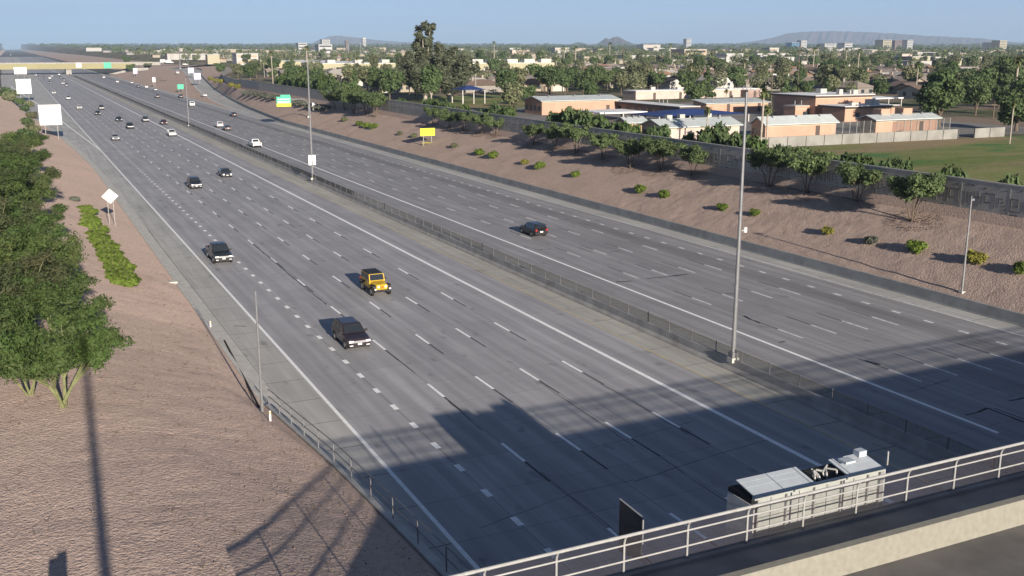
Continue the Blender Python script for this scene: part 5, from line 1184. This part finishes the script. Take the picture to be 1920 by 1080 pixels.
# ------------------------------------------------------------------ trees of the town
random.seed(23)
g1, g2 = at(798, 191, ZR), at(842, 190, ZR)
plant_tree('euc', 0, g1, 1.12, 'tallest grey green eucalyptus rising above the skyline', None, rz=.4, sz=.80); plant_tree('euc', 1, g2, 1.12, 'second tall eucalyptus close beside the tallest one', None, rz=1.2, sz=.80); occ += [(g1.x, g1.y, 7), (g2.x, g2.y, 6)]
NAMED = [(672, 168, 'tall', 1, .78, 'feathery grey tree left of the tall eucalyptus'), (960, 214, 'round', 1, .95, 'grey green tree at the corner of the salmon school building'), (985, 205, 'round', 0, .8, 'bushy tree leaning over the noise wall by the school'), (1118, 172, 'round', 3, 1.15, 'rounded willow tree left of the red brown roof'), (1205, 168, 'round', 1, 1.25, 'rounded willow tree above the rear school wing'), (1300, 205, 'round', 3, .95, 'leafy courtyard tree at the end of the blue sail'),
    (1760, 238, 'bigdark', 0, .82, 'largest dark tree beside the school field'), (1905, 246, 'bigdark', 1, .72, 'dark tree at the picture edge behind the school field'), (1830, 205, 'bigdark', 1, .8, 'broad dark tree past the largest one'), (1880, 185, 'bigdark', 0, .95, 'big dark tree at the upper picture edge'), (970, 140, 'conifer', 0, 1.0, 'pointed conifer against the cream warehouse'), (895, 150, 'palm', 0, 1.0, 'shaggy palm in front of the cream warehouse'), (1580, 170, 'tall', 0, .8, 'tall olive tree left of the twin canopies'), (545, 128, 'round', 3, 1.1, 'bushy tree by the warehouse piers'), (1360, 205, 'palm', 0, .55, 'spreading palm by the orange front'), (1560, 160, 'tall', 2, .8, 'slender dark tree above the tall hall')]
for px, py, k, v, s, lab in NAMED:
    g = at(px, py, ZR); plant_tree(k, v, g, s, lab, None); occ.append((g.x, g.y, 5))
for px, yb, yt, v, lab in [(1325, 268, 200, 0, 'lone palm in front of the grey roofed classroom'), (1425, 285, 165, 1, 'taller of two leaning palms behind the median pole'), (1437, 282, 198, 0, 'shorter leaning palm behind the median pole'), (1893, 270, 190, 1, 'palm standing on the edge of the school field')]:
    g = at(px, yb, ZR); zt = on_y(px, yt, g.y).z; plant_tree('palm', v, g, (zt - ZR) / ([9, 12, 15][v] + .8), lab, 'palms by the school')
# hedge behind the noise wall
HED = [(500, 2.6), (512, 2.8), (524, 2.8), (536, 3.0), (548, 3.0), (560, 2.8), (572, 3.0), (585, 3.2), (597, 2.8), (623, 2.6), (632, 2.2), (750, 1.6), (795, 2.0), (808, 2.2), (822, 2.2), (835, 2.0), (870, 1.8), (905, 2.0), (925, 2.3), (945, 2.3), (1028, 2.0), (1045, 2.4), (1062, 2.6), (1080, 2.8), (1098, 2.9), (1112, 2.6), (1140, 2.3), (1158, 2.4), (1175, 2.2), (1222, 2.2), (1238, 1.8), (1285, 1.4), (1330, 2.9), (1392, 2.5), (1412, 2.2), (1455, 1.6), (1500, 2.0), (1518, 1.9), (1540, 1.6), (1590, 2.1), (1608, 1.9), (1660, 1.5), (1685, 1.4), (1775, 1.5), (1790, 1.4), (1888, 1.4)]
for i, (px, s) in enumerate(HED):
    yt = 90 + (px - 16) * .1362; wx = 72.0
    g = on_x(px, yt, wx + 2.5)
    if px < 660:
        gg = at(px, yt + 3, 9.0); g = Vector((lerp(WALLX, gg.y) + 4.5, gg.y, 0))
    f_ = 1.0 if g.y < 260 else 1.25
    shrub((g.x + random.uniform(0, 1.2), g.y, ZR - .2), s * f_, ['dark', 'green', 'dark'][i % 3], (f'leafy bush over the noise wall, {ORD[i]} from the warehouse piers' if i < 24 else f'leafy bush over the noise wall beside the school, {ORD[i - 24]} from the salmon building'), 'bushes over the noise wall', sz=max(1.6 * s, 3.0) * random.uniform(.9, 1.12) * f_, cat='bush')
n = 0; tries = 0
while n < 270 and tries < 9000:
    tries += 1
    px = random.uniform(225, 1960); D = 250 + 620 * random.random() ** .75
    a = YAW + math.atan((px - 960) / FPX / _cp); x, y = CAM.x + D * math.sin(a), D * math.cos(a)
    if x < lerp(WALLX, y) + 8 or (x < 190 and y < 262) or not free(x, y, 2.2): continue
    where = next(t for lim, t in SIDE if px < lim)
    for _ in range(40):
        k = random.choices(['round', 'tall', 'palm', 'conifer'], [.68, .14, .12, .06])[0]
        v_ = random.randrange(4) if k == 'round' else random.randrange(3); sc_ = random.uniform(.7, 1.3)
        sz_ = 'small' if sc_ < .82 else 'middling' if sc_ < .98 else 'large' if sc_ < 1.15 else 'very large'
        tone = 'dark' if k == 'conifer' else {'round': ['dark green', 'olive', 'deep green', 'grey green'], 'tall': ['olive', 'grey', 'dark'], 'palm': ['short', 'slim', 'lofty']}[k][v_]
        lab = f'{sz_} {tone} ' + {'round': 'rounded tree', 'tall': 'loose upright tree', 'palm': 'palm', 'conifer': 'pointed conifer'}[k] + f' {where}, {row_of(D)}'
        if lab not in used: break
    used.add(lab)
    plant_tree(k, v_ if k != 'conifer' else 0, (x, y, zr(x, y)), sc_ * (.8 if k == 'tall' else 1), lab, f'garden trees {where}')
    occ.append((x, y, 2.5)); n += 1

# ------------------------------------------------------------------ far suburb, skyline, mountains, haze
rng = np.random.default_rng(3)
def far_place(d0, d1, n, pmin=-60, pmax=2000, pw=1.0):
    px = rng.uniform(pmin, pmax, n); D = d0 + (d1 - d0) * rng.random(n) ** pw
    a = YAW + np.arctan((px - 960) / FPX / _cp); return np.stack([CAM.x + D * np.sin(a), D * np.cos(a)], 1), D, px
def keep_far(P): return np.array([not (lerp(LTOE, y) - 25 < x < lerp(WALLX, y) + 25) for x, y in P])
def canopy_mass(name, P, D, per, hlo, hhi, rad, leaf, mat, label, seed):
    k = keep_far(P); P, D = P[k], D[k]; n = len(P); h = rng.uniform(hlo, hhi, n); r = rng.uniform(rad * .6, rad * 1.3, n)
    bl = [(x, y, zr(x, y) + hh * .62, rr, rr, hh * .42) for (x, y), hh, rr in zip(P, h, r)]
    v, f = leaves(bl, per * n, leaf, seed, 1.3, .6)
    tag(mesh_obj(name, np_mesh(name, v, f, mat)), label, None, None, 'stuff')
LF_FAR = leaf_mat('far_canopy_leaf', (.091, .117, .052), (.169, .189, .098), (.143, .137, .091))
LF_FAR2 = leaf_mat('far_canopy_dark', (.070, .105, .048), (.140, .168, .077))
P, D, _ = far_place(360, 780, 380, 240, 1990, .8); P = np.array([q for q in P if free(q[0], q[1], 1.0)]); canopy_mass('suburb_treetops', P, np.ones(len(P)), 420, 5, 9, 2.9, .55, LF_FAR, 'mass of smaller treetops between the suburban houses', 4)
P, D, _ = far_place(700, 1700, 1000, pw=.8); canopy_mass('distant_treetops', P, D, 90, 5, 10, 3.6, 1.1, LF_FAR, 'sea of distant treetops across the suburb', 5)
P, D, _ = far_place(760, 1800, 500, pw=.8); canopy_mass('distant_treetops', P, D, 80, 6, 13, 3.2, 1.1, LF_FAR2, 'darker treetops scattered through the distant suburb', 6)
P, D, _ = far_place(1700, 5000, 1300, pw=.8); canopy_mass('distant_treetops', P, D, 36, 6, 13, 6.5, 2.6, LF_FAR2, 'treetops toward the horizon', 7)
P, D, _ = far_place(5000, 12000, 700); canopy_mass('distant_treetops', P, D, 24, 8, 17, 22, 7, LF_FAR2, 'thin dark line of trees at the horizon', 8)
m = MB(); P, D, _ = far_place(740, 2600, 900, pw=.75)
r = random.Random(8)
for (x, y), d_ in zip(P[keep_far(P)], D[keep_far(P)]):
    w, dp, h = r.uniform(9, 18), r.uniform(8, 14), r.uniform(2.6, 3.6); rise = r.uniform(.8, 2)
    if r.random() < .14: w, dp, h, rise = r.uniform(20, 60), r.uniform(15, 30), r.uniform(4, 8), .1
    m.mi = r.choice([0, 0, 1, 2, 2]); Z0 = zr(x, y); m.box(x - w / 2, x + w / 2, y, y + dp, Z0 - .3, Z0 + h); m.mi = r.choice([3, 3, 4, 5, 5]) if rise > .5 else 2
    m.prism([(y - .5, Z0 + h), (y + dp / 2, Z0 + h + rise), (y + dp + .5, Z0 + h)], x - w / 2 - .5, x + w / 2 + .5, 'x')
tag(m.build('distant_rooftops', [M('far_wall_tan', (.32, .28, .22), .9), M('far_wall_grey', (.28, .265, .25), .9), M('far_wall_white', (.38, .37, .355), .9), M('far_roof_brown', (.19, .15, .125), .9), M('far_roof_red', (.30, .18, .12), .9), M('far_roof_grey', (.27, .25, .235), .9)]), 'rooftops of the distant suburb', None, None, 'stuff')
# buildings one can pick out on the skyline
SKYL = [(1287, 1297, 73, 90, 3600, 'w', 'slim white tower alone on the skyline'), (1502, 1514, 76, 91, 3300, 'w', 'white tower block under the large blue ridge'), (1484, 1500, 80, 92, 3200, 'b', 'blue glass block beside the white tower block'), (1655, 1674, 75, 92, 3000, 'c', 'cream office block at the end of the blue ridge'), (1677, 1698, 76, 91, 3100, 'd', 'dark brown office block between two pale ones'), (1701, 1713, 75, 91, 3100, 'w', 'narrow pale block right of the dark office block'), (1583, 1600, 81, 92, 2800, 'w', 'low white block left of the cream office'), (1858, 1880, 80, 91, 3000, 'w', 'pale wide block near the picture edge'), (1874, 1890, 76, 92, 2900, 'c', 'cream tower near the picture edge'), (1545, 1570, 82, 91, 3000, 'w', 'pair of low white halls on the skyline'),
  (680, 686, 71, 86, 3500, 'w', 'thin pale tower left of the tall eucalyptus'), (604, 618, 74, 84, 3300, 'w', 'white block on the skyline above the warehouses'), (648, 654, 76, 86, 3300, 'd', 'small dark tower above the warehouses'), (560, 575, 81, 92, 1700, 'w', 'white flat roofed hall among the far trees above the warehouses'), (598, 622, 84, 94, 1500, 'w', 'long white hall among the far trees'), (1708, 1748, 107, 127, 820, 'c', 'cream apartment block, closest of the cluster in the suburb'), (1752, 1776, 108, 126, 830, 'w', 'white apartment block in the middle of the cluster'), (1778, 1806, 111, 128, 815, 'c', 'cream apartment block at the end of the cluster'), (1690, 1712, 102, 117, 980, 'p', 'pinkish hall behind the apartment cluster'), (1812, 1850, 108, 121, 900, 'c', 'low cream hall right of the apartment cluster'),
  (1281, 1328, 93, 108, 1250, 't', 'tan long building right of the skyline tower'), (1360, 1396, 101, 115, 1050, 'w', 'white storage building above the rear school wing'), (1425, 1445, 104, 116, 1000, 'w', 'white box building left of the dark utility pole'), (1452, 1492, 108, 119, 900, 'w', 'long white low building behind the dark utility pole'), (1442, 1462, 90, 102, 1600, 'w', 'white buildings near the foot of the blue ridge'), (1569, 1588, 115, 123, 840, 'w', 'small white flat roofed building above the tall hall'), (1600, 1620, 116, 124, 830, 'c', 'small yellowish building above the tall hall'), (1040, 1068, 90, 102, 1500, 'w', 'white hall left of the brown butte'), (1205, 1240, 84, 92, 2600, 'w', 'white low halls right of the brown butte'), (960, 985, 94, 104, 1500, 'p', 'pale hall above the conifer'), (390, 410, 103, 114, 1000, 'c', 'cream roof among trees above the off ramp'), (445, 482, 101, 112, 900, 'w', 'white roofed hall left of the warehouse')]
MT = dict(w=M('sky_white', (.40, .40, .395), .8, .05, .02), c=M('sky_cream', (.36, .33, .24), .8, .05, .02), b=M('sky_blue_glass', (.10, .20, .32), .3, .1, .05), d=M('sky_brown', (.17, .13, .12), .8), p=M('sky_pink', (.52, .40, .34), .8), g=M('sky_grey', (.30, .28, .29), .8), t=M('sky_tan', (.38, .31, .22), .8))
for px0, px1, yt, yb_, D_, c, lab in SKYL:
    d = ray((px0 + px1) / 2, yt); k = D_ / math.hypot(d.x, d.y); x, y, zt = CAM.x + d.x * k, d.y * k, CAM.z + d.z * k
    w = (px1 - px0) / FPX * D_ / max(.5, math.cos(YAW)) * .93; Z0 = zr(x, y); h = max(zt - Z0, 3.5)
    e = empty('far_building', (x, y, Z0)); tag(e, lab, 'building', 'buildings on the skyline')
    MB().box(-w / 2, w / 2, 0, min(30, w), -.5, h).build('wall', MT[c], e); MB().box(-w / 2 - .3, w / 2 + .3, -.3, min(30, w) + .3, h, h + .5).build('roof', MT['w' if c != 'd' else 'd'], e)
    nst = max(1, int(h / 4))
    for s_ in range(min(nst, 7) if h > 9 else 0): MB().box(-w * .44, w * .44, -.12, -.004, s_ * h / nst + h / nst * .45, s_ * h / nst + h / nst * .8).build('window_band', WINM if c != 'w' or h > 15 else MT['t'], e)
ROCK = NT('desert_rock'); p_ = ROCK.pos(); n_ = ROCK.noise(p_, .0025, 6, .65)
ROCKM = ROCK.fin(ROCK.mix(ROCK.rng(n_, .35, .65, 0, 1), (.13, .085, .07), (.08, .058, .05)), .95, .05)
def ridge(prof, D_, depth, label, seed, jag=.6):
    rnd = random.Random(seed); xs = [prof[0][0] + (prof[-1][0] - prof[0][0]) * i / 90 for i in range(91)]; rows = [[], [], [], [], []]
    for px in xs:
        py = lerp(prof, px) + rnd.uniform(-jag, jag) * (1 if prof[0][0] + 4 < px < prof[-1][0] - 4 else 0)
        d = ray(px, py); hd = math.hypot(d.x, d.y); k = D_ / hd; top = CAM + d * k; u = Vector((d.x / hd, d.y / hd, 0)); base = Vector((top.x, top.y, 0))
        H_ = max(top.z, 8)
        for j, (o, f) in enumerate(((-depth, 0), (-depth * .5, .38 + rnd.uniform(-.12, .12)), (-depth * .2, .74 + rnd.uniform(-.1, .1)), (0, 1), (depth, 0))):
            q = base + u * o; rows[j].append((q.x, q.y, H_ * f + (0 if f else -5)))
    m = MB(); n = len(xs)
    m.add([p for r_ in rows for p in r_], [(j * n + i, j * n + i + 1, (j + 1) * n + i + 1, (j + 1) * n + i) for j in range(4) for i in range(n - 1)])
    tag(m.build('mountain', ROCKM), label, None, None, 'structure')
ridge([(1112, 90), (1120, 82), (1129, 76), (1136, 71), (1142, 73.5), (1150, 69.5), (1158, 68), (1166, 72), (1175, 77), (1188, 82), (1204, 90)], 9000, 450, 'brown twin peaked butte on the horizon', 1, .4)
ridge([(1060, 88), (1075, 81), (1085, 78.5), (1096, 81), (1110, 88)], 12500, 500, 'low blue hump beside the butte', 2, .3)
ridge([(570, 90), (595, 76), (615, 69), (632, 66), (655, 69), (690, 73), (715, 76), (760, 79), (830, 84), (880, 90)], 15000, 900, 'pale blue range left of the tall eucalyptus', 3, .4)
ridge([(1370, 90), (1390, 80), (1420, 76), (1450, 70), (1475, 63), (1500, 60), (1560, 58), (1620, 60), (1680, 63), (1740, 67), (1800, 70), (1850, 73), (1890, 78), (1930, 80), (1990, 90)], 13500, 1100, 'large blue range behind the skyline', 4, .6)
# hazy air over the whole plain
hb = MB().box(-17500, 17500, -2600, 17500, -6, 640).build('haze', NT('haze_air').mat)
hm = bpy.data.materials['haze_air']; hn = hm.node_tree.nodes; hn.clear()
ho = hn.new('ShaderNodeOutputMaterial'); hv = hn.new('ShaderNodeVolumePrincipled'); hv.inputs['Density'].default_value = 8.5e-5; hv.inputs['Color'].default_value = (.55, .74, 1.0, 1); hv.inputs['Anisotropy'].default_value = 0.0
hm.node_tree.links.new(hv.outputs[0], ho.inputs['Volume'])
tag(hb, 'thin bluish morning haze', None, None, 'stuff')
